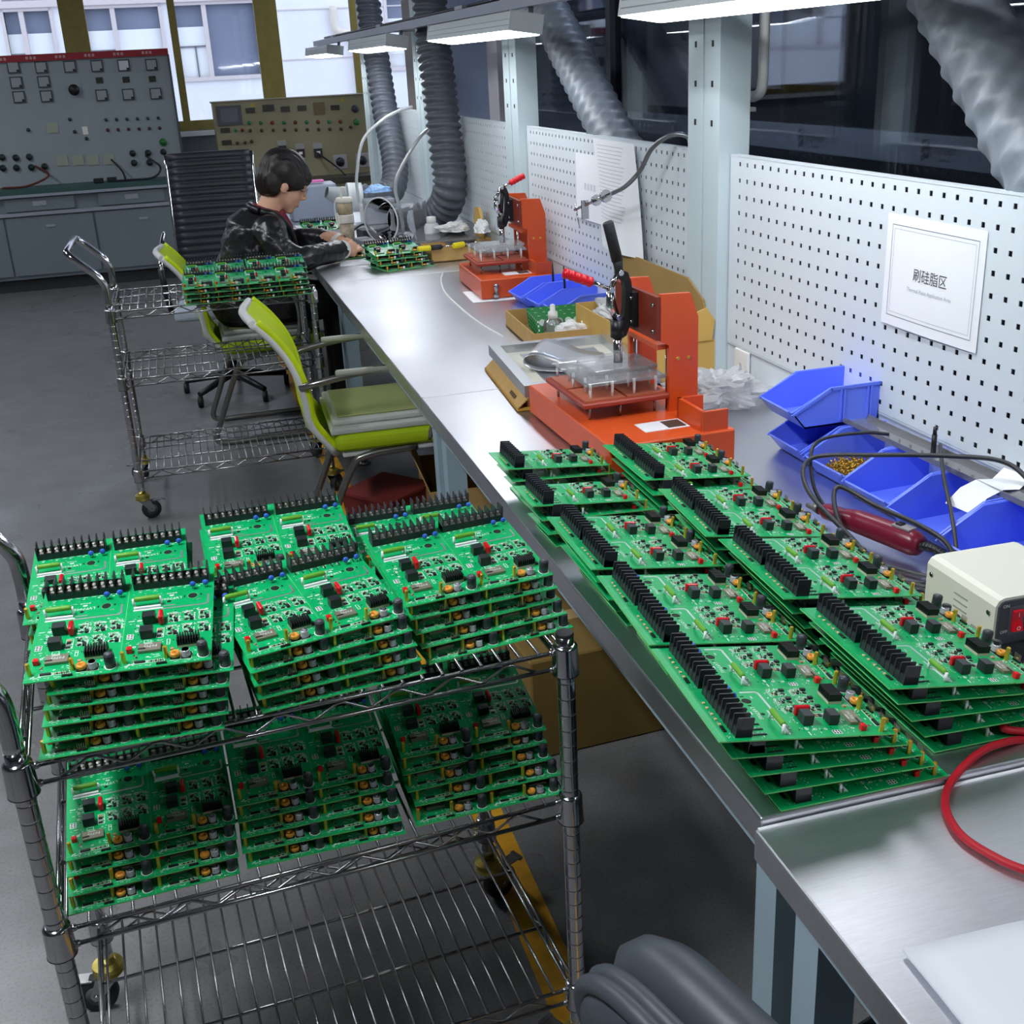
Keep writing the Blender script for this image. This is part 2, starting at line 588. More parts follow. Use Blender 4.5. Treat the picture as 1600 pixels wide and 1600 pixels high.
# floor-standing cabinet seen past the end of the partition
cb = thing('grey_equipment_cabinet', 'beige grey upright cabinet with dark slots beyond the partition', 'cabinet', (1.95, 8.3, 0))
MB().rbox((-0.28, -0.3, 0), (0.42, 0.3, 1.95), 0.01).obj('body', mat('beige_grey_cabinet', (150, 142, 136), 0.6), cb)
for z, w in ((1.50, 0.5), (1.34, 0.36)):
    MB().lohi((-0.25, -0.31, z - 0.018), (-0.25 + w, -0.298, z + 0.018)).obj('slot', black_pl, cb)
MB().lohi((-0.25, -0.304, 1.42), (0.38, -0.299, 1.425)).obj('door_seam', dark_frame, cb)

# painted line on the floor
yl = mat('yellow_floor_paint', (206, 150, 24), 0.55, var=(22, 0.2))
structure('floor_marking', MB().lohi((0.42, 0.4, 0.0005), (0.495, 9.2, 0.0015)), yl)

# ceiling LED battens out of view; farther two added to light floor and consoles
glow = mat('led_diffuser_ceiling', (246, 250, 255), 0.5, emit=LAMP_CEIL)
glow_dim = mat('led_diffuser_dimmed', (246, 250, 255), 0.5, emit=LAMP_CEIL * 0.55)
bat_m = mat('white_batten', (235, 235, 235), 0.5)
for i, (bx, by) in enumerate([(-0.85, 1.1), (-1.5, 4.6), (-2.6, 7.8)]):
    t = thing('ceiling_batten_lamp', ['ceiling batten lamp over the open floor beside the near cart', 'ceiling batten lamp over the open floor beside the far cart', 'ceiling batten lamp before the grey console'][i], 'lamp', (bx, by, 2.9), group='ceiling lamps')
    MB().rbox((-0.13, -0.62, 0.02), (0.13, 0.62, 0.10), 0.008).obj('housing', bat_m, t)
    MB().lohi((-0.115, -0.6, 0.006), (0.115, 0.6, 0.022)).obj('diffuser', (glow, glow_dim, glow_dim)[i], t)

# unseen fill lamp added to brighten the corridor behind the glass
t = thing('corridor_lamp', 'dim ceiling lamp in the dark corridor behind the glass', 'lamp', (2.1, 4.6, 2.9))
MB().rbox((-0.08, -0.62, 0.0), (0.08, 0.62, 0.05), 0.006).obj('housing', bat_m, t)
MB().lohi((-0.07, -0.6, -0.012), (0.07, 0.6, 0.0)).obj('diffuser', mat('led_diffuser_corridor', (225, 236, 255), 0.5, emit=110.0), t)
# ------------------------------------------------------------------ seated person
def capsule_chain(mb, pts, rads, n=14, flat=1.0):
    P = [Vector(p) for p in pts]
    mb.tube(P, rads, n, flat=flat)
    for p, r in ((P[0], rads[0]), (P[-1], rads[-1])):
        mb.ell(p, (r, r * (flat if flat < 1 else 1), r), 12, 8)


def solid(name, mb, mats, parent, voxel, smooth_it=4, fac=0.5):
    me = mb.mesh(name, mats[0])
    o = link(name, me, parent)
    rm = o.modifiers.new('remesh', 'REMESH')
    rm.mode = 'VOXEL'
    rm.voxel_size = voxel
    rm.use_smooth_shade = True
    sm = o.modifiers.new('smooth', 'SMOOTH')
    sm.iterations = smooth_it
    sm.factor = fac
    bpy.context.view_layer.update()
    ev = bpy.data.meshes.new_from_object(o.evaluated_get(bpy.context.evaluated_depsgraph_get()))
    o.modifiers.clear()
    o.data = ev
    ev.materials.clear()
    for m in mats:
        ev.materials.append(m)
    for p in ev.polygons:
        p.use_smooth = True
    return o


skin = mat('skin', (226, 176, 146), 0.5, sss=0.06)
leather = mat('black_leather_jacket', (30, 30, 34), 0.32, 0.0, 0.6, bump=(26, 0.5, 0.012))
trouser = mat('black_trousers', (20, 20, 22), 0.8)
hair_m = mat('black_brown_hair', (34, 27, 26), 0.38, 0.0, 0.5, wave=(60, 0.25, 3.0))
P0 = Vector((0.20, 5.30, 0.0))
per = thing('person', 'seated person in a black leather jacket bent over the bench with short dark hair', 'person', tuple(P0))
B = MB()
# pelvis, torso leaning toward the bench (+x)
B.ell((0.02, 0, 0.585), (0.15, 0.185, 0.11), 20, 12)
B.tube([(0.02, 0, 0.55), (0.04, 0, 0.68), (0.085, 0, 0.80), (0.125, 0, 0.90), (0.150, 0, 0.955)], [0.135, 0.135, 0.145, 0.145, 0.10], 20, flat=1.32)
B.ell((0.125, 0, 0.885), (0.115, 0.20, 0.095), 18, 12)
for s in (-1, 1):
    B.ell((0.155, s * 0.175, 0.915), (0.075, 0.07, 0.065), 12, 10)
# neck
B.tube([(0.145, 0, 0.93), (0.178, 0, 0.985), (0.205, 0, 1.03)], [0.062, 0.054, 0.054], 14)
# head, looking down at the work
HC = Vector((0.255, -0.005, 1.092))
TH = Matrix.Translation(HC) @ Euler((0, radians(30), 0)).to_matrix().to_4x4()
B.ell((-0.006, 0, 0.026), (0.098, 0.078, 0.095), 20, 14, T=TH)
B.ell((0.030, 0, -0.045), (0.062, 0.060, 0.070), 16, 12, T=TH)
B.ell((0.060, 0, -0.098), (0.026, 0.030, 0.022), 12, 8, T=TH)       # chin
B.tube([(0.086, 0, 0.012), (0.106, 0, -0.026), (0.098, 0, -0.038)], [0.008, 0.013, 0.010], 10, T=TH)   # nose
B.ell((0.082, 0, 0.022), (0.016, 0.050, 0.010), 12, 8, T=TH)        # brow
B.ell((0.085, 0, -0.064), (0.012, 0.024, 0.006), 10, 6, T=TH)       # upper lip
B.ell((0.082, 0, -0.075), (0.011, 0.020, 0.006), 10, 6, T=TH)       # lower lip
for s in (-1, 1):
    B.ell((0.052, s * 0.036, -0.032), (0.030, 0.024, 0.030), 10, 8, T=TH)      # cheeks
    B.ell((0.0, s * 0.080, -0.018), (0.018, 0.009, 0.030), 10, 8, T=TH)        # ears
# legs: thighs forward, shins down under the bench
for s in (-1, 1):
    y = s * 0.095
    B.tube([(0.02, y, 0.575), (0.20, y * 1.15, 0.585), (0.42, y * 1.25, 0.565)], [0.092, 0.082, 0.063], 14)
    B.ell((0.425, y * 1.25, 0.555), (0.066, 0.063, 0.066), 12, 8)
    B.tube([(0.43, y * 1.25, 0.55), (0.425, y * 1.25, 0.32), (0.41, y * 1.25, 0.09)], [0.062, 0.056, 0.040], 12)
    B.tube([(0.37, y * 1.25, 0.045), (0.43, y * 1.25, 0.045), (0.53, y * 1.25, 0.032), (0.56, y * 1.25, 0.03)], [0.036, 0.042, 0.034, 0.022], 12, flat=0.95)
# arms: elbows near the bench edge, forearms on the top
ARM = {-1: [(0.155, -0.195, 0.925), (0.175, -0.265, 0.850), (0.255, -0.300, 0.800), (0.330, -0.270, 0.805), (0.430, -0.175, 0.806), (0.475, -0.130, 0.800)],
       1: [(0.160, 0.195, 0.925), (0.215, 0.265, 0.850), (0.305, 0.270, 0.800), (0.380, 0.210, 0.806), (0.455, 0.090, 0.806), (0.485, 0.045, 0.800)]}
for s in (-1, 1):
    B.tube(catmull(ARM[s], 4), [0.066, 0.064, 0.062, 0.060, 0.058, 0.056, 0.054, 0.054, 0.054, 0.053, 0.052, 0.050, 0.048, 0.046, 0.045, 0.044, 0.042, 0.040, 0.037, 0.032, 0.026], 12)
body = solid('body', B, [leather, skin, trouser], per, 0.0065, 5)
me = body.data
# sculpt jacket folds and sort the faces into jacket, trousers and skin
neck_dir = (Vector((0.205, 0, 1.03)) - Vector((0.145, 0, 0.93))).normalized()
NRM = [v.normal.copy() for v in me.vertices]
for v in me.vertices:
    c = v.co
    if c.z < 0.93 and c.z > 0.5:
        n = NRM[v.index]
        f = 0.010 * noise.noise(Vector((c.x * 9, c.y * 9, c.z * 16))) + 0.006 * abs(noise.noise(Vector((c.x * 26, c.y * 20, c.z * 34))))
        v.co = c + n * f
for p in me.polygons:
    c = p.center
    k = 0
    if (c - Vector((0.170, 0, 0.965))).dot(neck_dir) > 0 and abs(c.y) < 0.11:
        k = 1
    elif c.z < 0.53 or (c.x > 0.16 and c.z < 0.68 and abs(c.y) < 0.21 and c.x > 0.2):
        k = 2
    elif c.z > 0.74 and any((c - Vector(ARM[s][4])).dot((Vector(ARM[s][5]) - Vector(ARM[s][4])).normalized()) > 0.040 and (c - Vector(ARM[s][5])).length < 0.09 for s in (-1, 1)):
        k = 1
    p.material_index = k
# maroon sweater collar
co = MB()
co.tube(catmull([(0.205, -0.052, 0.965), (0.150, -0.064, 0.985), (0.112, -0.03, 1.0), (0.108, 0.03, 1.0), (0.150, 0.064, 0.985), (0.205, 0.052, 0.965)], 6), 0.013, 8)
co.tube([(0.208, -0.03, 0.97), (0.245, -0.015, 0.90), (0.262, 0, 0.84)], [0.03, 0.026, 0.012], 10)
co.obj('maroon_sweater', mat('maroon_knit', (112, 34, 52), 0.8, bump=(300, 0.3, 0.002)), per)
# jacket lapels and cuffs
lp = MB()
for s in (-1, 1):
    lp.tube(catmull([(0.130, s * 0.085, 0.985), (0.190, s * 0.085, 0.965), (0.245, s * 0.055, 0.90), (0.268, s * 0.02, 0.81)], 6), [0.010] + [0.016] * 17 + [0.008], 8, flat=1.5)
lp.tube(catmull([(0.130, -0.085, 0.985), (0.098, -0.045, 1.0), (0.094, 0.0, 1.005), (0.098, 0.045, 1.0), (0.130, 0.085, 0.985)], 6), 0.016, 8)
lp.obj('jacket_collar', leather, per)
for s in (-1, 1):
    cf = MB()
    a, b = Vector(ARM[s][4]), Vector(ARM[s][5])
    d = (b - a).normalized()
    cf.tube([a + d * 0.022, a + d * 0.050], [0.043, 0.040], 16, caps=False)
    cf.obj('white_cuff', mat('white_cuff_fabric', (226, 226, 222), 0.8), per)
# hands with five fingers each
for s in (-1, 1):
    a, b = Vector(ARM[s][4]), Vector(ARM[s][5])
    d = (b - a).normalized()
    side = Vector((0, 0, 1)).cross(d).normalized()
    if s > 0:
        side = -side
    H_ = MB()
    w0 = b + d * 0.0
    kn = b + d * 0.062 + Vector((0, 0, -0.006))
    H_.tube([w0 - d * 0.02, w0, w0 + d * 0.03, kn], [0.026, 0.027, 0.034, 0.036], 12, flat=0.55)
    for i, (off, ln) in enumerate(((0.028, 0.062), (0.010, 0.070), (-0.009, 0.066), (-0.026, 0.052))):
        q = kn + side * off - d * 0.006
        m1 = q + d * ln * 0.42 + Vector((0, 0, 0.006))
        m2 = q + d * ln * 0.72 + Vector((0, 0, -0.010))
        m3 = q + d * ln * 0.86 + Vector((0, 0, -0.028))
        H_.tube([q - d * 0.01, q, m1, m2, m3], [0.0098, 0.0098, 0.0092, 0.0085, 0.0065], 8)
        H_.ell(m3, (0.0066, 0.0066, 0.0066), 8, 6)
    th0 = w0 + d * 0.022 + side * 0.026
    th1 = th0 + d * 0.028 + side * 0.020 + Vector((0, 0, -0.008))
    th2 = th1 + d * 0.030 + side * -0.004 + Vector((0, 0, -0.014))
    H_.tube([th0 - side * 0.012, th0, th1, th2], [0.013, 0.0125, 0.0105, 0.008], 8)
    H_.ell(th2, (0.008, 0.008, 0.008), 8, 6)
    solid('hand', H_, [skin], per, 0.0028, 3)
# hair: bowl cut with fringe
Hh = MB()
Hh.ell((-0.016, 0, 0.040), (0.112, 0.094, 0.098), 24, 16, T=TH)
Hh.ell((-0.055, 0, -0.010), (0.070, 0.086, 0.085), 18, 12, T=TH)
for s in (-1, 1):
    Hh.ell((0.020, s * 0.062, 0.030), (0.060, 0.030, 0.050), 14, 10, T=TH)
    Hh.ell((-0.045, s * 0.066, -0.020), (0.040, 0.024, 0.055), 12, 10, T=TH)
Hh.ell((0.072, 0, 0.052), (0.032, 0.064, 0.036), 14, 10, T=TH)
hr = solid('hair', Hh, [hair_m], per, 0.005, 3)
NRM = [v.normal.copy() for v in hr.data.vertices]
for v in hr.data.vertices:
    c = v.co
    v.co = c + NRM[v.index] * 0.0055 * noise.noise(Vector((c.x * 14, c.y * 110, c.z * 14)))
# glasses
g = MB()
for s in (-1, 1):
    g.tube([TH @ Vector((0.098, s * 0.034 + 0.024 * cos(2 * pi * k / 14), 0.0 + 0.019 * sin(2 * pi * k / 14))) for k in range(14)], 0.0014, 6, closed=True)
    g.tube([TH @ Vector((0.097, s * 0.058, 0.004)), TH @ Vector((0.05, s * 0.078, 0.004)), TH @ Vector((-0.005, s * 0.086, 0.0))], 0.0014, 6)
g.tube([TH @ Vector((0.099, -0.010, 0.002)), TH @ Vector((0.103, 0, 0.005)), TH @ Vector((0.099, 0.010, 0.002))], 0.0014, 6)
g.obj('glasses', mat('thin_metal_frame', (176, 172, 168), 0.3, 0.8), per)
for s in (-1, 1):
    ey = MB()
    ey.ell((0.078, s * 0.032, 0.0), (0.012, 0.014, 0.005), 10, 6, T=TH)
    ey.obj('closed_eyelid', mat('eyelid_skin', (170, 118, 96), 0.6), per)
# mouth tint
mo = MB()
mo.ell((0.0915, 0, -0.0690), (0.006, 0.019, 0.0055), 10, 6, T=TH)
mo.obj('lips', mat('lips', (176, 96, 90), 0.5), per)
# ------------------------------------------------------------------ workbenches
steel_matt = mat('matt_brushed_stainless', (216, 218, 224), 0.42, 1.0, var=(40, 0.05), stretch=(1, 14, 1))
YS = [-0.92, 0.965, 2.83, 4.65, 6.46, 8.2]
BL = ['nearest steel topped workbench carrying the red cable and the white sheet',
      'steel topped workbench carrying the green circuit board stacks beside the near cart',
      'steel topped workbench with the far red press and the green boards in a carton',
      'steel topped workbench where the seated person works',
      'farthest steel topped workbench beyond the seated person']
for i in range(5):
    y0, y1 = YS[i], YS[i + 1]
    zt = 0.740 if i == 0 else 0.75
    x0 = 0.514 if i == 0 else 0.523
    t = thing('workbench', BL[i], 'workbench', (x0, (y0 + y1) / 2, 0), group='steel workbenches in a row')
    h = (y1 - y0) / 2 - 0.001
    xb = 1.30 - x0
    top = MB()
    top.rbox((0, -h, zt - 0.04), (xb, h, zt), 0.003)
    top.obj('tabletop', steel_matt if i == 0 else steel, t)
    MB().lohi((0.004, h - 0.005, zt - 0.001), (xb, h - 0.0005, zt + 0.0012)).obj('seam_strip', mat('bright_seam', (236, 238, 242), 0.5, 0.3), t)
    ap = MB()
    ap.lohi((0.035, -h + 0.05, zt - 0.10), (0.06, h - 0.05, zt - 0.041)).lohi((xb - 0.06, -h + 0.05, zt - 0.10), (xb - 0.03, h - 0.05, zt - 0.041))
    ap.obj('apron_rail', legblue, t)
    for sx in (0.04, xb - 0.09):
        for sy in (-h + 0.03, h - 0.08):
            lg = MB()
            lg.lohi((sx, sy, 0.05), (sx + 0.05, sy + 0.05, zt - 0.041))
            lo = lg.obj('leg', legblue, t)
            ft = MB()
            ft.cyl((sx + 0.025, sy + 0.025, 0.015), (sx + 0.025, sy + 0.025, 0.055), 0.008, n=8).lathe([(0.03, 0.0), (0.03, 0.008), (0.012, 0.018)], 12, c=(sx + 0.025, sy + 0.025))
            ft.obj('levelling_foot', chrome_dull, lo)
    for sy in (-h + 0.03, h - 0.08):
        MB().lohi((0.09, sy + 0.01, 0.13), (xb - 0.09, sy + 0.04, 0.17)).obj('foot_rail', legblue, t)

# seam strip of the sheet metal
# ------------------------------------------------------------------ uprights and pegboards
holes_dark = mat('pegboard_edge', (140, 150, 156), 0.5)
UP = [1.03, 2.765, 4.50, 6.235, 7.97]
UL = ['nearest twin upright post out past the paper sign', 'twin pale blue upright post behind the near red press', 'twin pale blue upright post behind the far red press',
      'twin pale blue upright post behind the grey hoses', 'last twin pale blue upright post by the window']
for i, y in enumerate(UP):
    t = thing('bench_upright', UL[i], 'post', (1.30, y, 0.75), group='uprights along the benches')
    for s in (-1, 1):
        m = MB()
        c = s * 0.048
        m.lohi((-0.03, c - 0.043, 0), (0.05, c + 0.043, 1.65))
        p = m.obj('post', paleblue, t)
        for z in (0.62, 0.71, 0.80):
            MB().lohi((-0.032, c - 0.006, z), (-0.0295, c + 0.002, z + 0.014)).obj('slot', black_pl, p)
    MB().lohi((-0.018, -0.0048, 0), (0.04, 0.0048, 1.65)).obj('joint_strip', mat('grey_joint', (140, 152, 158), 0.5), t)


def pegboard(y0, y1, label):
    t = thing('pegboard', label, 'pegboard', (1.30, y0, 0.848), group='pegboards behind the benches')
    L, Hh = y1 - y0, 0.455
    pit, hs = 0.038, 0.0048
    nc = int((L - 0.03) / pit)
    nr = 12
    oy = (L - (nc - 1) * pit) / 2
    oz = 0.02
    ys = [0.0]
    for k in range(nc):
        ys += [oy + k * pit - hs, oy + k * pit + hs]
    ys.append(L)
    zs = [0.0]
    for k in range(nr):
        zs += [oz + k * pit - hs, oz + k * pit + hs]
    zs.append(Hh)
    vs, fs = [], []
    ny, nz = len(ys), len(zs)
    for x in (0.0, 0.0014):
        for z in zs:
            for yy in ys:
                vs.append((x, yy, z))
    def V(l, r, c):
        return l * ny * nz + r * ny + c
    for r in range(nz - 1):
        for c in range(ny - 1):
            if r % 2 == 1 and c % 2 == 1:
                fs += [(V(0, r, c), V(1, r, c), V(1, r, c + 1), V(0, r, c + 1)), (V(0, r + 1, c), V(0, r + 1, c + 1), V(1, r + 1, c + 1), V(1, r + 1, c)),
                       (V(0, r, c), V(0, r + 1, c), V(1, r + 1, c), V(1, r, c)), (V(0, r, c + 1), V(1, r, c + 1), V(1, r + 1, c + 1), V(0, r + 1, c + 1))]
                continue
            fs.append((V(0, r, c), V(0, r + 1, c), V(0, r + 1, c + 1), V(0, r, c + 1)))
            fs.append((V(1, r, c), V(1, r, c + 1), V(1, r + 1, c + 1), V(1, r + 1, c)))
    me = bpy.data.meshes.new('perforated_sheet')
    me.from_pydata(vs, [], fs)
    me.materials.append(paleblue_w)
    link('perforated_sheet', me, t)
    fl = MB()
    fl.lohi((-0.001, 0, Hh), (0.022, L, Hh + 0.003)).lohi((0.0, 0, -0.004), (0.02, L, -0.001))
    fl.obj('folded_edge', paleblue_w, t)
    return t


paleblue_w = mat('pegboard_white_blue', (212, 221, 227), 0.42)
PL = ['pegboard with the printed paper sign behind the near blue bins', 'pegboard with hanging sheets behind the two red presses', 'pegboard behind the thick grey hose and far red press', 'farthest pegboard behind the two grey hoses']
for i in range(4):
    pegboard(UP[i] + 0.095, UP[i + 1] - 0.095, PL[i])
BS = ['plain strip under the pegboard with the paper sign', 'plain strip under the pegboard with hanging sheets', 'plain strip under the pegboard by the thick grey hose', 'plain strip under the farthest pegboard']
for i in range(4):
    t = thing('splash_strip', BS[i], 'panel', (1.30, UP[i] + 0.095, 0.75), group='splash strips behind the benches')
    L = UP[i + 1] - UP[i] - 0.19
    MB().lohi((0.002, 0, 0.0005), (0.012, L, 0.09)).obj('sheet', paleblue_w, t)
    MB().lohi((0.0, 0, 0.09), (0.014, L, 0.0935)).obj('bent_edge', mat('grey_edge', (150, 160, 166), 0.5), t)
# near pegboard stretch out of frame keeps going with a plain panel
# wall sockets in the strip
for i, (y, z, lb) in enumerate(((2.575, 0.80, 'white wall socket behind the crumpled clear bag'), (4.33, 0.80, 'white wall socket behind the far red press'))):
    t = thing('wall_socket', lb, 'socket', (1.30, y, z))
    MB().rbox((-0.008, -0.037, -0.044), (0.0, 0.037, 0.044), 0.003).obj('plate', white_pl, t)
    MB().lohi((-0.0095, -0.004, -0.012), (-0.008, 0.004, 0.012)).obj('outlet', mat('socket_grey', (190, 190, 188), 0.5), t)

# ------------------------------------------------------------------ lamp rail and LED lamps
rail_m = mat('grey_aluminium', (150, 154, 160), 0.4, 0.6)
house_m = mat('lamp_housing', (196, 204, 206), 0.45)
t = thing('lamp_rail', 'long grey aluminium rail carrying the bench lamps', 'rail', (1.11, 0, 1.705))
MB().lohi((-0.02, -0.9, -0.016), (0.02, 9.0, 0.016)).obj('rail_profile', rail_m, t)
for y in UP:
    MB().lohi((0.02, y - 0.018, -0.012), (0.16, y + 0.018, 0.014)).obj('support_arm', rail_m, t)
    MB().lohi((-0.024, y - 0.06, 0.016), (0.024, y + 0.06, 0.028)).obj('clamp_plate', rail_m, t)
cbm = MB()
cbm.tube(catmull([(0.0, 0.2, 0.024), (0.008, 1.2, 0.028), (0.0, 2.2, 0.024), (-0.008, 3.4, 0.03), (0.0, 4.6, 0.024), (0.0, 8.5, 0.026)], 6), 0.006, 6)
cbm.obj('cable', black_pl, t)
led = mat('led_diffuser', (248, 251, 255), 0.4, emit=LAMP_BENCH)
LL = ['glowing LED bench lamp over the nearest bench', 'nearest visible glowing LED bench lamp cut by the top edge', 'large glowing LED bench lamp in front of the dark hoses', 'smaller looking glowing LED bench lamp in the middle', 'farthest glowing LED bench lamp by the windows']
for i, yc in enumerate((0.0, 2.09, 4.18, 6.27, 8.36)):  # first lamp: out of view, added to continue the row and light the sheet
    t = thing('bench_lamp', LL[i], 'lamp', (1.07, yc, 1.627), (0, radians(9), 0), group='LED bench lamps')
    h = 0.585
    m = MB()
    m.prism([(-0.052, -0.010), (0.052, -0.010), (0.052, 0.0), (0.050, 0.044), (-0.047, 0.044), (-0.052, 0.022)], -h, h, 'y')
    m.obj('housing', house_m, t)
    for z in (0.004, 0.020):
        MB().lohi((-0.0530, -h + 0.01, z), (-0.0515, h - 0.01, z + 0.002)).obj('side_groove', rail_m, t)
    for s in (-1, 1):
        MB().lohi((-0.0525, s * h - 0.004, -0.011), (0.0530, s * h + 0.004, 0.045)).obj('end_cap', house_m, t)
    MB().lohi((-0.048, -h + 0.008, -0.0135), (0.048, h - 0.008, -0.0098)).obj('diffuser', led, t)
    for s in (-1, 1):
        MB().lohi((0.024, s * h * 0.86 - 0.012, 0.044), (0.040, s * h * 0.86 + 0.012, 0.068)).obj('hanger', rail_m, t)

# ------------------------------------------------------------------ flexible exhaust hoses
hose_d = mat('dark_grey_hose', (92, 98, 107), 0.36, var=(30, 0.08))
hose_s = mat('silver_grey_hose', (122, 130, 140), 0.42, 0.0, var=(40, 0.1))


def hose(name, label, pts, R, pitch, depth, m, diamond=False, n=28):
    P = catmull(pts, 24)
    # resample evenly
    acc = [0.0]
    for i in range(1, len(P)):
        acc.append(acc[-1] + (P[i] - P[i - 1]).length)
    step = pitch / 5.0
    N = int(acc[-1] / step)
    Q, j = [], 0
    for k in range(N + 1):
        d = k * step
        while j < len(acc) - 2 and acc[j + 1] < d:
            j += 1
        f = (d - acc[j]) / max(1e-9, acc[j + 1] - acc[j])
        Q.append(P[j].lerp(P[j + 1], min(1, f)))
    fr = MB().ring_frames(Q)
    vs, fs = [], []
    for i, (p, a, b) in enumerate(fr):
        for q in range(n):
            t = 2 * pi * q / n
            ph = 2 * pi * i * step / pitch
            if diamond:
                w = max(sin(ph + 2 * t), 0) ** 2 * 0.55 + abs(sin(ph * 0.5 - 3 * t)) * 0.45
                r = R * (1 - depth * (1 - w))
            else:
                w = 0.5 + 0.5 * sin(ph + t)
                r = R * (1 - depth * (1 - w ** 0.7))
            vs.append(p + a * cos(t) * r + b * sin(t) * r)
    for i in range(len(fr) - 1):
        for q in range(n):
            q2 = (q + 1) % n
            fs.append((i * n + q, i * n + q2, (i + 1) * n + q2, (i + 1) * n + q))
    mb = MB()
    mb.add(vs, fs, 0, True)
    t = thing(name, label, 'hose', (0, 0, 0), group='exhaust hoses')
    mb.obj('corrugated_tube', m, t)
    return t, fr


hA, _ = hose('exhaust_hose', 'dark corrugated hose hanging farthest off, bending toward a white collar', [(1.21, 7.3, 2.95), (1.21, 7.2, 1.86), (1.21, 7.06, 1.55), (1.21, 6.93, 1.275), (1.205, 6.74, 1.03), (1.16, 6.62, 0.90), (1.07, 6.56, 0.865), (0.96, 6.55, 0.872)], 0.075, 0.040, 0.19, hose_d)
MB().tube(catmull([(0.97, 6.55, 0.872), (0.92, 6.55, 0.875), (0.89, 6.55, 0.877)], 4), 0.078, 20).obj('white_collar', mat('milky_collar', (212, 216, 218), 0.4), hA)
MB().tube([(0.89, 6.55, 0.877), (0.84, 6.54, 0.89), (0.78, 6.53, 0.915)], [0.060, 0.050, 0.030], 16, caps=False).obj('nozzle', mat('light_grey_nozzle', (150, 156, 162), 0.45), hA)
hB, _ = hose('exhaust_hose', 'dark corrugated hose in the middle ending in a clear cone on the bench', [(1.21, 5.62, 2.95), (1.21, 5.55, 1.78), (1.21, 5.48, 1.456), (1.215, 5.43, 1.18), (1.215, 5.40, 1.02), (1.20, 5.46, 0.92), (1.15, 5.54, 0.862), (1.07, 5.545, 0.856)], 0.082, 0.036, 0.20, hose_d)
clear_pl = clear_mat('clear_plastic', (0.88, 0.90, 0.92), 0.06, 1.0, 0.05, haze=0.20)
cn = MB()
cn.tube([(1.08, 5.55, 0.855), (1.02, 5.515, 0.862), (0.975, 5.485, 0.868)], [0.076, 0.074, 0.072], 24, caps=False)
cn.tube([(0.975, 5.485, 0.868), (0.915, 5.44, 0.876), (0.885, 5.415, 0.880), (0.881, 5.412, 0.880)], [0.072, 0.086, 0.100, 0.103], 28, caps=False)
rm_ = MB()
rm_.tube([Vector((0.881, 5.412, 0.880)) + 0.102 * (cos(2 * pi * k / 32) * Vector((0.63, -0.775, 0)) + sin(2 * pi * k / 32) * Vector((0, 0, 1))) for k in range(32)], 0.0035, 8, closed=True)
rm_.obj('cone_rim', mat('frosted_rim', (220, 224, 226), 0.35), hB)
cn.obj('clear_cone', clear_pl, hB)
hC, _ = hose('exhaust_hose', 'silver grey pleated hose slanting down behind the pegboard with hanging sheets', [(1.37, 4.9, 2.05), (1.37, 4.45, 1.79), (1.37, 4.1, 1.57), (1.37, 3.75, 1.35), (1.38, 3.55, 1.22)], 0.074, 0.05, 0.16, hose_s, True, 32)
hD, _ = hose('exhaust_hose', 'large silver grey pleated hose slanting across the upper corner', [(1.38, 2.35, 2.0), (1.38, 2.15, 1.80), (1.38, 1.95, 1.607), (1.38, 1.83, 1.49), (1.385, 1.62, 1.285), (1.40, 1.42, 1.10), (1.41, 1.30, 0.97)], 0.076, 0.055, 0.16, hose_s, True, 36)
# white conduit beside the twin upright
t = thing('conduit_pipe', 'white elbowed conduit pipe beside the twin upright post', 'pipe', (1.40, 2.765, 1.43))
MB().tube(catmull([(0, 0.0, 0.0), (0, -0.02, 0.002), (0, -0.045, 0.012), (0, -0.055, 0.04), (0, -0.056, 0.10)], 5) + [Vector((0, -0.056, 0.9))], 0.013, 12).obj('pipe', white_pl, t)
MB().lohi((-0.012, 0.0, -0.035), (0.012, 0.05, -0.025)).obj('clip', white_pl, t)
# ------------------------------------------------------------------ circuit board panels
CW_, BD = 0.110, 0.212          # one circuit's width, board depth
VS = BD / 0.212
pcb_g = mat('green_solder_mask', (6, 164, 94), 0.3, 0.0, 0.5, var=(35, 0.10))
pcb_edge = mat('pcb_edge', (110, 196, 110), 0.6)
silk = mat('white_silkscreen', (226, 236, 230), 0.6)
tin = mat('grey_tinned_track', (196, 204, 202), 0.38, 0.8)
term_m = mat('terminal_black', (40, 41, 48), 0.38)
screw_m = mat('nickel_screw', (224, 218, 210), 0.3, 0.6)
res_m = mat('green_wirewound', (96, 160, 44), 0.45)
cer_m = mat('white_ceramic', (232, 236, 238), 0.5)
relay_m = mat('relay_black', (34, 40, 42), 0.35)
red_m = mat('red_film_capacitor', (196, 22, 34), 0.25)
redled = mat('red_trimmer', (214, 20, 26), 0.35)
blue_m = mat('blue_disc_capacitor', (52, 104, 214), 0.35)
sink_m = mat('black_anodised', (18, 18, 20), 0.45)
ecap_m = mat('dark_capacitor_sleeve', (50, 54, 60), 0.35)
silver_m = mat('silver_can', (200, 206, 210), 0.3, 0.6)
tor_m = mat('orange_copper_winding', (216, 148, 52), 0.4, 0.2)
mod_m = mat('pewter_module', (142, 138, 120), 0.4, 0.5)
smd_b = mat('smd_black', (24, 25, 27), 0.45)
smd_t = mat('smd_tan', (178, 142, 104), 0.5)
smd_s = mat('solder_silver', (196, 202, 202), 0.35, 0.7)
pin_m = mat('header_pins', (178, 172, 150), 0.35, 0.8)
TZ = 0.0016




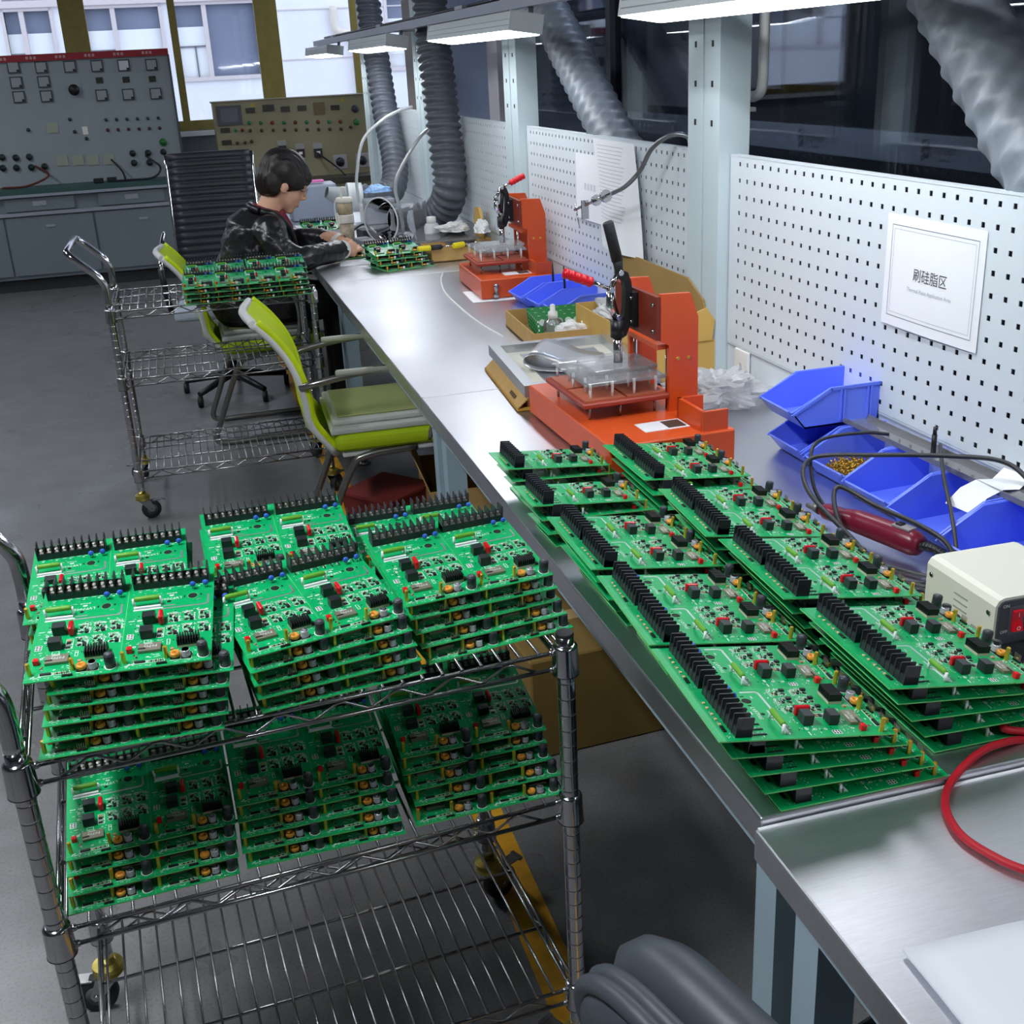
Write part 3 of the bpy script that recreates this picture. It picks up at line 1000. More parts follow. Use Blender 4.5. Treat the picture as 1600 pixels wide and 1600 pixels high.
def circuit_meshes():
    P = {}
    # terminal block: 9 poles between 10 fins
    m = MB()
    L, w, h = 0.098, 0.0195, 0.0240
    m.lohi((0, 0.0005, 0), (L, w - 0.0005, 0.0095))
    m.lohi((0, w - 0.004, 0.0095), (L, w - 0.001, 0.0115))
    pitch = (L - 0.0016) / 9
    for k in range(10):
        x = k * pitch
        m.prism([(0, 0), (w, 0), (w, h - 0.0008), (w - 0.001, h), (0.001, h), (0, h - 0.0008)], x, x + 0.0017, 'x')
    P['terminal_block'] = (m.mesh('terminal_block', term_m), (0.006, 0.1715, TZ))
    m = MB()
    for k in range(9):
        x = 0.0008 + (k + 0.5) * pitch
        m.lohi((x - 0.0036, 0.003, 0.0095), (x + 0.0036, 0.0145, 0.0103))
        m.lathe([(0.0033, 0.0103), (0.0033, 0.0128), (0.0026, 0.0138)], 8, c=(x, 0.0085))
    P['terminal_screws'] = (m.mesh('terminal_screws', screw_m), (0, 0, 0))
    # wirewound resistor on white standoffs
    m = MB()
    m.tube([(0, 0, 0), (0.001, 0, 0), (0.003, 0, 0), (0.029, 0, 0), (0.031, 0, 0), (0.032, 0, 0)], [0.0024, 0.0033, 0.0036, 0.0036, 0.0033, 0.0024], 10)
    P['green_resistor'] = (m.mesh('green_resistor', res_m), (0.0105, 0.1335, TZ + 0.0115))
    m = MB()
    for x in (-0.001, 0.0325):
        m.cyl((x, 0, -0.0115), (x, 0, 0.0005), 0.0019, n=8)
    m.lohi((-0.001, -0.0075, -0.0113), (0.0325, -0.0045, -0.0085))
    P['ceramic_holder'] = (m.mesh('ceramic_holder', cer_m), (0.0105, 0.1335, TZ + 0.0115))
    # relays
    m = MB()
    m.rbox((0, 0, 0.0006), (0.0158, 0.0125, 0.0135), 0.0006, seg=1)
    rm = m.mesh('relay', relay_m)
    P['relay'] = (rm, (0.0235, 0.0895, TZ))
    P['relay#2'] = (rm, (0.0225, 0.0585, TZ))
    m = MB()
    m.rbox((-0.0032, -0.0095, 0.001), (0.0032, 0.0095, 0.0135), 0.0024, seg=2)
    P['red_capacitor'] = (m.mesh('red_capacitor', red_m), (0.0462, 0.0935, TZ))
    m = MB()
    m.ell((0, 0, 0.0075), (0.0042, 0.0026, 0.0042), 10, 7)
    m.cyl((-0.0015, 0, 0), (-0.0015, 0, 0.005), 0.0005, n=5, mi=1).cyl((0.0015, 0, 0), (0.0015, 0, 0.005), 0.0005, n=5, mi=1)
    bm_ = m.mesh('blue_capacitor', [blue_m, pin_m])
    P['blue_capacitor'] = (bm_, (0.0835, 0.1600, TZ))
    P['blue_capacitor#2'] = (bm_, (0.1000, 0.1610, TZ))
    # heat sink on a converter
    m = MB()
    m.lohi((0, 0, 0), (0.027, 0.0165, 0.0035), 1)
    m.lohi((0, 0, 0.0035), (0.027, 0.0165, 0.0055), 0)
    for k in range(9):
        x = 0.0002 + k * 0.00315
        m.lohi((x, 0, 0.0055), (x + 0.0014, 0.0165, 0.0125), 0)
    P['heat_sink'] = (m.mesh('heat_sink', [sink_m, mat('converter_case', (186, 178, 156), 0.5)]), (0.0685, 0.0315, TZ))
    m = MB()
    m.lathe([(0.0066, 0.0), (0.0066, 0.0165), (0.0058, 0.0180)], 16)
    m.lathe([(0.0056, 0.0181), (0.0, 0.0182)], 16, mi=1)
    P['black_capacitor'] = (m.mesh('black_capacitor', [ecap_m, mat('capacitor_top_dark', (84, 88, 92), 0.4)]), (0.1005, 0.0135, TZ))
    m = MB()
    m.lathe([(0.0056, 0.0), (0.0056, 0.002), (0.0052, 0.0025), (0.0054, 0.0088), (0.0046, 0.0098)], 14)
    m.lathe([(0.0044, 0.0099), (0.0, 0.0099)], 14, mi=1)
    m.lohi((-0.006, -0.006, 0.0), (0.006, 0.006, 0.0012), 2)
    P['silver_capacitor'] = (m.mesh('silver_capacitor', [silver_m, mat('capacitor_top_silver', (186, 188, 194), 0.35, 0.5), smd_b]), (0.0797, 0.0145, TZ))
    m = MB()
    m.lathe([(0.0022, 0.004), (0.0026, 0.0066), (0.0045, 0.0078), (0.0062, 0.0066), (0.0066, 0.0045), (0.0062, 0.0024), (0.0045, 0.0014), (0.0026, 0.0024), (0.0022, 0.004)], 18)
    m.lohi((-0.006, -0.0055, 0), (0.006, 0.0055, 0.0018), 1)
    P['toroid_inductor'] = (m.mesh('toroid_inductor', [tor_m, smd_b]), (0.0665, 0.0150, TZ))
    m = MB()
    m.lathe([(0.0027, 0.0), (0.0027, 0.0165), (0.0019, 0.0172)], 6, smooth=False)
    sm = m.mesh('brass_standoff', brass)
    P['brass_standoff'] = (sm, (0.0062, 0.0150, TZ))
    P['brass_standoff#2'] = (sm, (0.0560, 0.0160, TZ))
    m = MB()
    m.rbox((-0.0033, -0.0033, 0), (0.0033, 0.0033, 0.0072), 0.0005, seg=1)
    m.lohi((-0.0012, -0.0012, 0.0072), (0.0012, 0.0012, 0.0078))
    P['red_trimmer'] = (m.mesh('red_trimmer', redled), (0.0110, 0.0355, TZ))
    m = MB()
    m.lohi((0, 0, 0.0004), (0.027, 0.0155, 0.0040))
    T = TR((0.0145, 0.0088, 0.0042), pi)
    m.add(TXT_MOD[0], TXT_MOD[1], 1, False, T)
    m.quad((0.007, 0.0132, 0.0042), (0.017, 0.0132, 0.0042), (0.017, 0.0144, 0.0042), (0.007, 0.0144, 0.0042), 1)
    m.lohi((0.0, 0.004, 0.004), (0.009, 0.0062, 0.0046), 2)
    P['converter_module'] = (m.mesh('converter_module', [mod_m, silk, smd_b]), (0.0215, 0.0295, TZ))
    m = MB()
    m.lohi((0, -0.0013, 0), (0.0125, 0.0013, 0.0025), 0)
    for k in range(5):
        x = 0.0012 + k * 0.00254
        m.lohi((x - 0.0003, -0.0003, 0.0025), (x + 0.0003, 0.0003, 0.0105), 1)
    P['pin_header'] = (m.mesh('pin_header', [smd_b, pin_m]), (0.0445, 0.0045, TZ))
    return P


CIR = circuit_meshes()


def flat_geo(ncir):
    """silkscreen, tracks and drilled-hole print for the whole panel"""
    z = TZ + 0.00012
    s = MB()
    rnd = random.Random(3)

    def q(x, y, w, h, mi=0, dz=0.0):
        s.quad((x, y, z + dz), (x + w, y, z + dz), (x + w, y + h, z + dz), (x, y + h, z + dz), mi)

    def disc(x, y, r, mi=0, dz=0.0, n=10, e=1.0):
        s.add([(x + r * e * cos(2 * pi * k / n), y + r * sin(2 * pi * k / n), z + dz) for k in range(n)], [tuple(range(n))], mi)

    for c in range(ncir):
        o = c * CW_
        # model lettering reads the right way up from the terminal side
        s.add(TXT_MODEL[0], TXT_MODEL[1], 0, False, TR((o + 0.0555, 0.1435, z), pi))
        for k in range(4):
            disc(o + 0.0505 + k * 0.0035, 0.1555, 0.0013, 0)
            disc(o + 0.0505 + k * 0.0035, 0.1555, 0.0007, 2, 0.00006)
        q(o + 0.053, 0.1490, 0.0055, 0.0028)
        # drilled hole by the terminals
        disc(o + 0.0830, 0.1440, 0.0068, 3, 0, 18)
        disc(o + 0.0830, 0.1440, 0.0060, 2, 0.00006, 18)
        q(o + 0.0715, 0.1425, 0.0022, 0.0042, 2)
        q(o + 0.0925, 0.1430, 0.0022, 0.0042, 2)
        disc(o + 0.0530, 0.1370, 0.0028, 2)
        q(o + 0.0880, 0.1335, 0.006, 0.0018, 1)
        # wide tinned tracks
        q(o + 0.0455, 0.1270, 0.0155, 0.0026, 1)
        q(o + 0.0440, 0.1205, 0.0570, 0.0028, 1)
        s.add([(o + 0.101, 0.1205, z), (o + 0.1045, 0.1240, z), (o + 0.1015, 0.1258, z), (o + 0.0985, 0.1233, z)], [(0, 1, 2, 3)], 1)
        q(o + 0.1018, 0.1240, 0.0027, 0.0200, 1)
        # outline under resistor
        q(o + 0.0085, 0.1235, 0.037, 0.0024)
        q(o + 0.0200, 0.1185, 0.0075, 0.0024)
        q(o + 0.0215, 0.1188, 0.0018, 0.0018, 2, 0.00006)
        q(o + 0.0240, 0.1188, 0.0018, 0.0018, 2, 0.00006)
        # scallop dashes along the terminal
        for k in range(9):
            q(o + 0.0115 + k * 0.0101, 0.1692, 0.0055, 0.0010)
        for k in range(5):
            q(o + 0.013 + k * 0.019, 0.1655, 0.003, 0.0015)
        # legend block
        q(o + 0.0048, 0.0625, 0.0082, 0.0105)
        for r_ in range(3):
            for k in range(2):
                q(o + 0.0056 + k * 0.0038, 0.0635 + r_ * 0.0033, 0.0030, 0.0020, 2, 0.00006)
        q(o + 0.0045, 0.1005, 0.0075, 0.0013)
        q(o + 0.0150, 0.0995, 0.0065, 0.0013)
        q(o + 0.0155, 0.1015, 0.0060, 0.0008)
        # framed blocks round the parts
        for (x, y, w, h) in ((0.0410, 0.0590, 0.0085, 0.0200), (0.0265, 0.0510, 0.0085, 0.0052), (0.0170, 0.0095, 0.0150, 0.0050), (0.0335, 0.0095, 0.0200, 0.0042), (0.0605, 0.0080, 0.0120, 0.0130), (0.0735, 0.0080, 0.0125, 0.0130),
                             (0.0545, 0.0420, 0.0035, 0.0110)):
            q(o + x, y, w, 0.0007); q(o + x, y + h, w, 0.0007); q(o + x, y, 0.0007, h); q(o + x + w, y, 0.0007, h)
        for k in range(24):
            q(o + 0.0415 + rnd.random() * 0.0065, 0.060 + rnd.random() * 0.017, 0.0022, 0.0009)
        disc(o + 0.1005, 0.0135, 0.0080, 0, -0.00004, 18)
        # busy driver cells
        for r_ in range(2):
            for k in range(3):
                x0, y0 = 0.0520 + k * 0.0195, 0.0875 - r_ * 0.0275
                for j in range(4):
                    disc(o + x0 + 0.001 + j * 0.0035, y0 + 0.0215, 0.0014)
                    disc(o + x0 + 0.001 + j * 0.0035, y0 + 0.0215, 0.0007, 2, 0.00006)
                for j in range(84):
                    a_, b_ = (0.0009 + rnd.random() * 0.0026, 0.0004 + rnd.random() * 0.0004)
                    if j % 3 == 0:
                        a_, b_ = b_, a_
                    q(o + x0 + rnd.random() * 0.0165, y0 + rnd.random() * 0.0200, a_, b_, 0 if j % 5 else 1)
                disc(o + x0 + 0.0055, y0 + 0.0045, 0.0027, 2, 0.00003, 10, 1.1)
                q(o + x0 + 0.0150, y0 + 0.001, 0.0008, 0.013)
        for (ax, ay, aw, ah, an) in ((0.003, 0.002, 0.10, 0.004, 26), (0.004, 0.045, 0.018, 0.012, 10), (0.028, 0.104, 0.016, 0.010, 10), (0.003, 0.150, 0.045, 0.014, 18), (0.055, 0.105, 0.05, 0.010, 16), (0.060, 0.022, 0.045, 0.007, 18), (0.020, 0.046, 0.040, 0.009, 16), (0.006, 0.186, 0.010, 0.016, 6), (0.003, 0.080, 0.018, 0.03, 10)):
            for j in range(an):
                q(o + ax + rnd.random() * aw, ay + rnd.random() * ah, 0.0010 + rnd.random() * 0.0022, 0.0005 + rnd.random() * 0.0004)
        for k in range(14):
            q(o + 0.030 + rnd.random() * 0.025, 0.0175 + rnd.random() * 0.008, 0.0025, 0.0009)
        for k in range(10):
            q(o + 0.006 + rnd.random() * 0.012, 0.006 + rnd.random() * 0.005, 0.0024, 0.0011)
        for (x, y) in ((0.0165, 0.110), (0.014, 0.084), (0.0185, 0.0705), (0.0625, 0.050), (0.0905, 0.0125), (0.062, 0.113)):
            disc(o + x, y, 0.0011, 2)
        for (x, y) in ((0.041, 0.1300), (0.0165, 0.0905), (0.0160, 0.0780), (0.0155, 0.045), (0.0335, 0.0475)):
            disc(o + x, y, 0.0019, 0); disc(o + x, y, 0.0009, 2, 0.00006)
        if c:
            q(o - 0.0004, 0.0, 0.0008, BD, 3)
    q(0, 0.0068, ncir * CW_, 0.0006, 3)
    q(0, 0.2050, ncir * CW_, 0.0006, 3)
    return s


def smd_geo(ncir):
    s = MB()
    rnd = random.Random(5)
    for c in range(ncir):
        o = c * CW_
        for r_ in range(2):
            for k in range(3):
                x0, y0 = o + 0.0520 + k * 0.0195, 0.0875 - r_ * 0.0275
                s.lohi((x0 + 0.0100, y0 + 0.0010, TZ), (x0 + 0.0140, y0 + 0.0068, TZ + 0.0028), 0)
                s.lohi((x0 + 0.0030, y0 + 0.0125, TZ), (x0 + 0.0065, y0 + 0.0150, TZ + 0.0018), 0)
                s.lohi((x0 + 0.0085, y0 + 0.0095, TZ), (x0 + 0.0110, y0 + 0.0115, TZ + 0.0014), 0)
                s.lohi((x0 + 0.0055, y0 + 0.0165, TZ), (x0 + 0.0080, y0 + 0.0180, TZ + 0.0012), 3)
                for j in range(9):
                    x, y = x0 + 0.001 + rnd.random() * 0.0135, y0 + 0.001 + rnd.random() * 0.018
                    s.lohi((x, y, TZ), (x + 0.0016, y + 0.0009, TZ + 0.0008), rnd.choice((0, 0, 1, 2, 2)))
        for k in range(4):
            s.lohi((o + 0.0420, 0.0600 + k * 0.0045, TZ), (o + 0.0475, 0.0630 + k * 0.0045, TZ + 0.0012), (0, 2, 0, 1)[k])
        s.lohi((o + 0.0180, 0.0105, TZ), (o + 0.0310, 0.0135, TZ + 0.0020), 0)
        for k in range(6):
            s.lohi((o + 0.0345 + k * 0.0028, 0.0105, TZ), (o + 0.0363 + k * 0.0028, 0.0127, TZ + 0.0011), (1, 0)[k % 2])
        for k in range(6):
            x, y = o + 0.0135 + rnd.random() * 0.006, 0.016 + rnd.random() * 0.012
            s.lohi((x, y, TZ), (x + 0.0022, y + 0.0013, TZ + 0.0010), rnd.choice((0, 1, 2)))
        s.lohi((o + 0.0600, 0.0290, TZ), (o + 0.0640, 0.0330, TZ + 0.0018), 1)
        s.lohi((o + 0.0975, 0.0330, TZ), (o + 0.1010, 0.0380, TZ + 0.0030), 0)
        # lamps along the rear strip
        for k in range(5):
            s.lohi((o + 0.0330 + k * 0.0110 + (0.003 if k > 2 else 0), 0.1960, TZ), (o + 0.0365 + k * 0.0110 + (0.003 if k > 2 else 0), 0.1990, TZ + 0.0013), 4)
            s.lohi((o + 0.0385 + k * 0.0110, 0.1965, TZ), (o + 0.0405 + k * 0.0110, 0.1985, TZ + 0.0008), 2)
        for k in range(3):
            s.lohi((o + 0.0190 + k * 0.0040, 0.1955, TZ), (o + 0.0222 + k * 0.0040, 0.1995, TZ + 0.0015), 0)
    return s


SMD_MATS = [smd_b, smd_t, smd_s, mat('smd_red_brown', (140, 62, 40), 0.5), mat('smd_cream', (226, 196, 150), 0.5)]
FLAT_MATS = [silk, tin, mat('drill_black', (12, 30, 22), 0.7), mat('bare_green', (92, 196, 122), 0.5)]


def board_mesh(ncir):
    b = MB()
    W = ncir * CW_
    # outline with a small notch near the front of each side
    poly = [(0, 0), (W, 0), (W, 0.043), (W - 0.0012, 0.043), (W - 0.0012, 0.045), (W, 0.045), (W, BD), (0, BD), (0, 0.045), (0.0012, 0.045), (0.0012, 0.043), (0, 0.043)]
    n = len(poly)
    b.add([(p[0], p[1], TZ) for p in poly], [tuple(range(n))], 0)
    b.add([(p[0], p[1], 0) for p in poly], [tuple(range(n))[::-1]], 0)
    for i in range(n):
        j = (i + 1) % n
        b.add([(poly[i][0], poly[i][1], 0), (poly[j][0], poly[j][1], 0), (poly[j][0], poly[j][1], TZ), (poly[i][0], poly[i][1], TZ)], [(0, 1, 2, 3)], 1)
    return b.mesh('board', [pcb_g, pcb_edge])


PANEL = {}
for nc in (1, 2):
    PANEL[nc] = (board_mesh(nc), flat_geo(nc).mesh('silkscreen', FLAT_MATS), smd_geo(nc).mesh('small_parts', SMD_MATS))


def lite_meshes():
    """far-off boards: the larger components as joined relief"""
    vs = {}
    s = MB()
    mats, idx = [], {}
    for c in range(2):
        for key, (me, loc) in CIR.items():
            if key in ('terminal_block',):
                continue
            base = (0, 0, 0)
            if key == 'terminal_screws':
                base = CIR['terminal_block'][1]
            off = Vector(loc) + Vector(base) + Vector((c * CW_, 0, 0))
            for m in me.materials:
                if m.name not in idx:
                    idx[m.name] = len(mats)
                    mats.append(m)
            o = len(s.v)
            s.v += [tuple(v.co + off) for v in me.vertices]
            for p in me.polygons:
                s.f.append(tuple(o + i for i in p.vertices))
                s.m.append(idx[me.materials[p.material_index].name])
                s.s.append(p.use_smooth)
    return s.mesh('components', mats)


LITE = lite_meshes()


def panel(label, group, loc, rz, rx, ncir=2, lite=False):
    t = thing('circuit_board', label, 'circuit board', loc, (rx, 0, rz), group)
    off = (-ncir * CW_ / 2, 0, 0)
    b, s, k = PANEL[ncir]
    bo = link('board', b, t, off)
    link('silkscreen', s, bo)
    if lite:
        for c in range(ncir):
            link('terminal_block', CIR['terminal_block'][0], t, (off[0] + c * CW_ + CIR['terminal_block'][1][0], CIR['terminal_block'][1][1], TZ))
        o = link('components', LITE, t, off)
        o['kind'] = 'stuff'
        return t
    o = link('small_parts', k, bo)
    o['kind'] = 'stuff'
    for c in range(ncir):
        for key, (me, p) in CIR.items():
            if key == 'terminal_screws':
                continue
            nm = key.split('#')[0]
            q = link(nm, me, t, (off[0] + c * CW_ + p[0], p[1], p[2]))
            if key == 'terminal_block':
                link('terminal_screws', CIR['terminal_screws'][0], q)
    return t


ORD = ['top', 'second', 'third', 'fourth', 'fifth', 'sixth']
HF, HB = 0.0190, 0.0260
DT = atan2(HB - HF, 0.205)
rb = random.Random(11)


def stack(n, base, ang, z0, where, group, lean=(0, 0), top=None, ncir=2, lite=False, twist=1.2, jit=0.004, offs=None, dang=0.0):
    """n panels, each tipped a little more than the one below because the terminals stand taller than the standoffs"""
    for k in range(n):
        f = k / max(1, n - 1)
        j = n - 1 - k
        dx = lean[0] * k + rb.uniform(-jit, jit)
        dy = lean[1] * k + rb.uniform(-jit, jit)
        if offs:
            dx, dy = offs[k]
        a = radians(ang + dang * f + (rb.uniform(-twist, twist) if 0 < k else 0))
        z = z0 + HF * k
        lab = ('%s green board %s' % ('topmost' if j == 0 else ORD[j] + ' from top', where))
        if j and k == 0:
            lab = 'lowest green board %s' % where
        panel(lab, group, (base[0] + dx, base[1] + dy, z), a, DT * k, ncir, lite)


ZB = 0.7512
# ------------------------------------------------------------------ wire shelf carts
def cart_meshes(Wd, Dp):
    M = {}
    ring = []
    z = 0.105
    prof = [(0.0, z), (0.0127, z)]
    zz = z + 0.02
    while zz < 0.80:
        prof += [(0.0127, zz - 0.0022), (0.0127, zz - 0.0008), (0.0121, zz - 0.0003), (0.0121, zz + 0.0003), (0.0127, zz + 0.0008), (0.0127, zz + 0.0022)]
        zz += 0.0254
    prof += [(0.0127, 0.806)]
    M['post'] = MB().lathe(prof, 16).mesh('post', chrome)
    M['cap'] = MB().lathe([(0.0129, 0.8062), (0.0131, 0.8085), (0.0122, 0.8105), (0.0, 0.8108)], 20, smooth=False).mesh('post_cap', black_pl)
    s = MB()
    s.lathe([(0.0190, -0.038), (0.0190, -0.0372), (0.0190, -0.036), (0.0179, 0.003), (0.0178, 0.0045), (0.0172, 0.0060), (0.0140, 0.008), (0.0132, 0.0082)], 22)
    s.torus((0, 0, -0.038), 0.0185, 0.0012, 18, 6, 1)
    M['sleeve'] = s.mesh('corner_sleeve', [chrome, black_pl])
    # frame of a shelf: upper and lower rail all round
    f = MB()
    for zr, r in ((-0.003, 0.0032), (-0.0285, 0.0032)):
        for y in (0.0, Dp):
            f.cyl((0.016, y, zr), (Wd - 0.016, y, zr), r, n=8)
        for x in (0.0, Wd):
            f.cyl((x, 0.016, zr), (x, Dp - 0.016, zr), r, n=8)
    for y in (Dp * 0.33, Dp * 0.67):
        f.cyl((0.0, y, -0.0065), (Wd, y, -0.0065), 0.003, n=6)
    for x, y in ((0, 0), (Wd, 0), (0, Dp), (Wd, Dp)):
        for zr in (-0.003, -0.0285):
            f.ell((x + (0.02 if x == 0 else -0.02), y, zr), (0.006, 0.005, 0.005), 8, 6)
    M['frame'] = f.mesh('shelf_rails', chrome_dull)
    tr = MB()
    def zig(a, b, n):
        A, B = Vector(a), Vector(b)
        pts = []
        for k in range(n + 1):
            t = k / n
            p = A.lerp(B, t)
            p.z = -0.0055 if k % 2 else -0.0265
            pts.append(p)
        out = []
        for i, p in enumerate(pts):
            if 0 < i < n:
                out += [p.lerp(pts[i - 1], 0.12), p.lerp(pts[i + 1], 0.12)]
            else:
                out.append(p)
        tr.tube(out, 0.0021, 6)
    for y in (0.0, Dp):
        zig((0.045, y, 0), (Wd - 0.045, y, 0), 16)
    for x in (0.0, Wd):
        zig((x, 0.045, 0), (x, Dp - 0.045, 0), 10)
    M['truss'] = tr.mesh('zigzag_truss', chrome_dull)
    M['wire'] = MB().cyl((0, -0.002, 0), (0, Dp + 0.002, 0), 0.0023, n=6).mesh('wire', chrome_dull)
    # handle: both uprights bend outward and meet in a grip
    h = MB()
    side = [(0, 0, 0.806), (0, 0, 0.85), (-0.004, 0, 0.882), (-0.022, 0, 0.912), (-0.05, 0, 0.940), (-0.085, 0, 0.972), (-0.103, 0.006, 0.989), (-0.109, 0.024, 0.996)]
    pts = catmull(side, 5)
    oth = [Vector((p.x, Dp - p.y, p.z)) for p in pts][::-1]
    h.tube(list(pts) + oth, 0.0126, 14)
    M['handle'] = h.mesh('push_handle', chrome)
    # caster
    c = MB()
    c.lathe([(0.0, 0.104), (0.014, 0.104), (0.014, 0.1), (0.026, 0.097), (0.027, 0.09), (0.024, 0.086), (0.026, 0.080), (0.018, 0.076), (0, 0.076)], 28, smooth=False)
    M['bearing'] = c.mesh('swivel_bearing', mat('yellow_zinc', (196, 178, 92), 0.3, 0.9))
    c = MB()
    for s_ in (-1, 1):
        c.prism([(-0.018, 0.078), (0.020, 0.078), (0.036, 0.038), (0.030, 0.028), (0.018, 0.030)], s_ * 0.0155 - 0.001, s_ * 0.0155 + 0.001, 'y')
    c.lohi((-0.018, -0.0165, 0.076), (0.02, 0.0165, 0.079))
    c.cyl((0.026, -0.02, 0.036), (0.026, 0.02, 0.036), 0.005, n=8)
    c.lohi((0.03, -0.012, 0.066), (0.075, 0.012, 0.069)).lohi((0.07, -0.014, 0.064), (0.078, 0.014, 0.070))
    M['fork'] = c.mesh('caster_fork', chrome_dull)
    c = MB()
    T = Matrix.Translation((0.026, 0, 0.0355)) @ Euler((pi / 2, 0, 0)).to_matrix().to_4x4()
    c.lathe([(0.018, -0.011), (0.0335, -0.011), (0.0355, -0.007), (0.0355, 0.007), (0.0335, 0.011), (0.018, 0.011)], 24, 0, T)
    c.lathe([(0.0, -0.0115), (0.02, -0.0115), (0.02, 0.0115), (0, 0.0115)], 18, 1, T)
    M['wheel'] = c.mesh('caster_wheel', [dark_rubber, grey_rubber])
    return M


CWD, CDP = 0.71, 0.455
CM = cart_meshes(CWD, CDP)


def cart(label, loc, rz, yaw):
    t = thing('wire_cart', label, 'cart', loc, (0, 0, rz), 'chrome wire carts')
    corners = [(0, 0), (CWD, 0), (0, CDP), (CWD, CDP)]
    for i, (x, y) in enumerate(corners):
        p = link('post', CM['post'], t, (x, y, 0))
        if x > 0:
            link('post_cap', CM['cap'], p)
        c = link('swivel_bearing', CM['bearing'], t, (x, y, 0))
        f = link('caster_fork', CM['fork'], t, (x, y, 0), (0, 0, yaw[i]))
        w = link('caster_wheel', CM['wheel'], t, (x, y, 0), (0, 0, yaw[i]))
    link('push_handle', CM['handle'], t)
    for z in (0.785, 0.539, 0.188):
        s = link('shelf', CM['frame'], t, (0, 0, z))
        link('zigzag_truss', CM['truss'], s)
        n = 26
        for k in range(n):
            link('wire', CM['wire'], s, (0.012 + (CWD - 0.024) * k / (n - 1), 0, 0.0008))
        for x, y in corners:
            link('corner_sleeve', CM['sleeve'], s, (x, y, 0))
    return t


cart('chrome three shelf wire cart close by, loaded with stacks of green boards', (-0.283, 1.312, 0), radians(3.8), (2.4, 2.0, 2.9, 0.4))
cart('chrome three shelf wire cart farther off beside the lime chairs', (-0.287, 4.29, 0), radians(0.0), (0.3, 1.0, 2.6, 2.0))

# ------------------------------------------------------------------ lime mesh visitor chairs
lime = mat('lime_mesh_fabric', (190, 214, 0), 0.7, bump=(500, 0.3, 0.001))
lime_c = mat('lime_cushion', (166, 190, 10), 0.8, bump=(300, 0.3, 0.001))
grey_pl = mat('light_grey_plastic', (206, 208, 206), 0.4)
grey_gr = mat('pale_green_grey_pad', (150, 158, 104), 0.6)
pad_w = mat('pale_grey_pad', (184, 190, 184), 0.55)
tube_m = mat('grey_chromed_tube', (150, 150, 146), 0.25, 0.9)


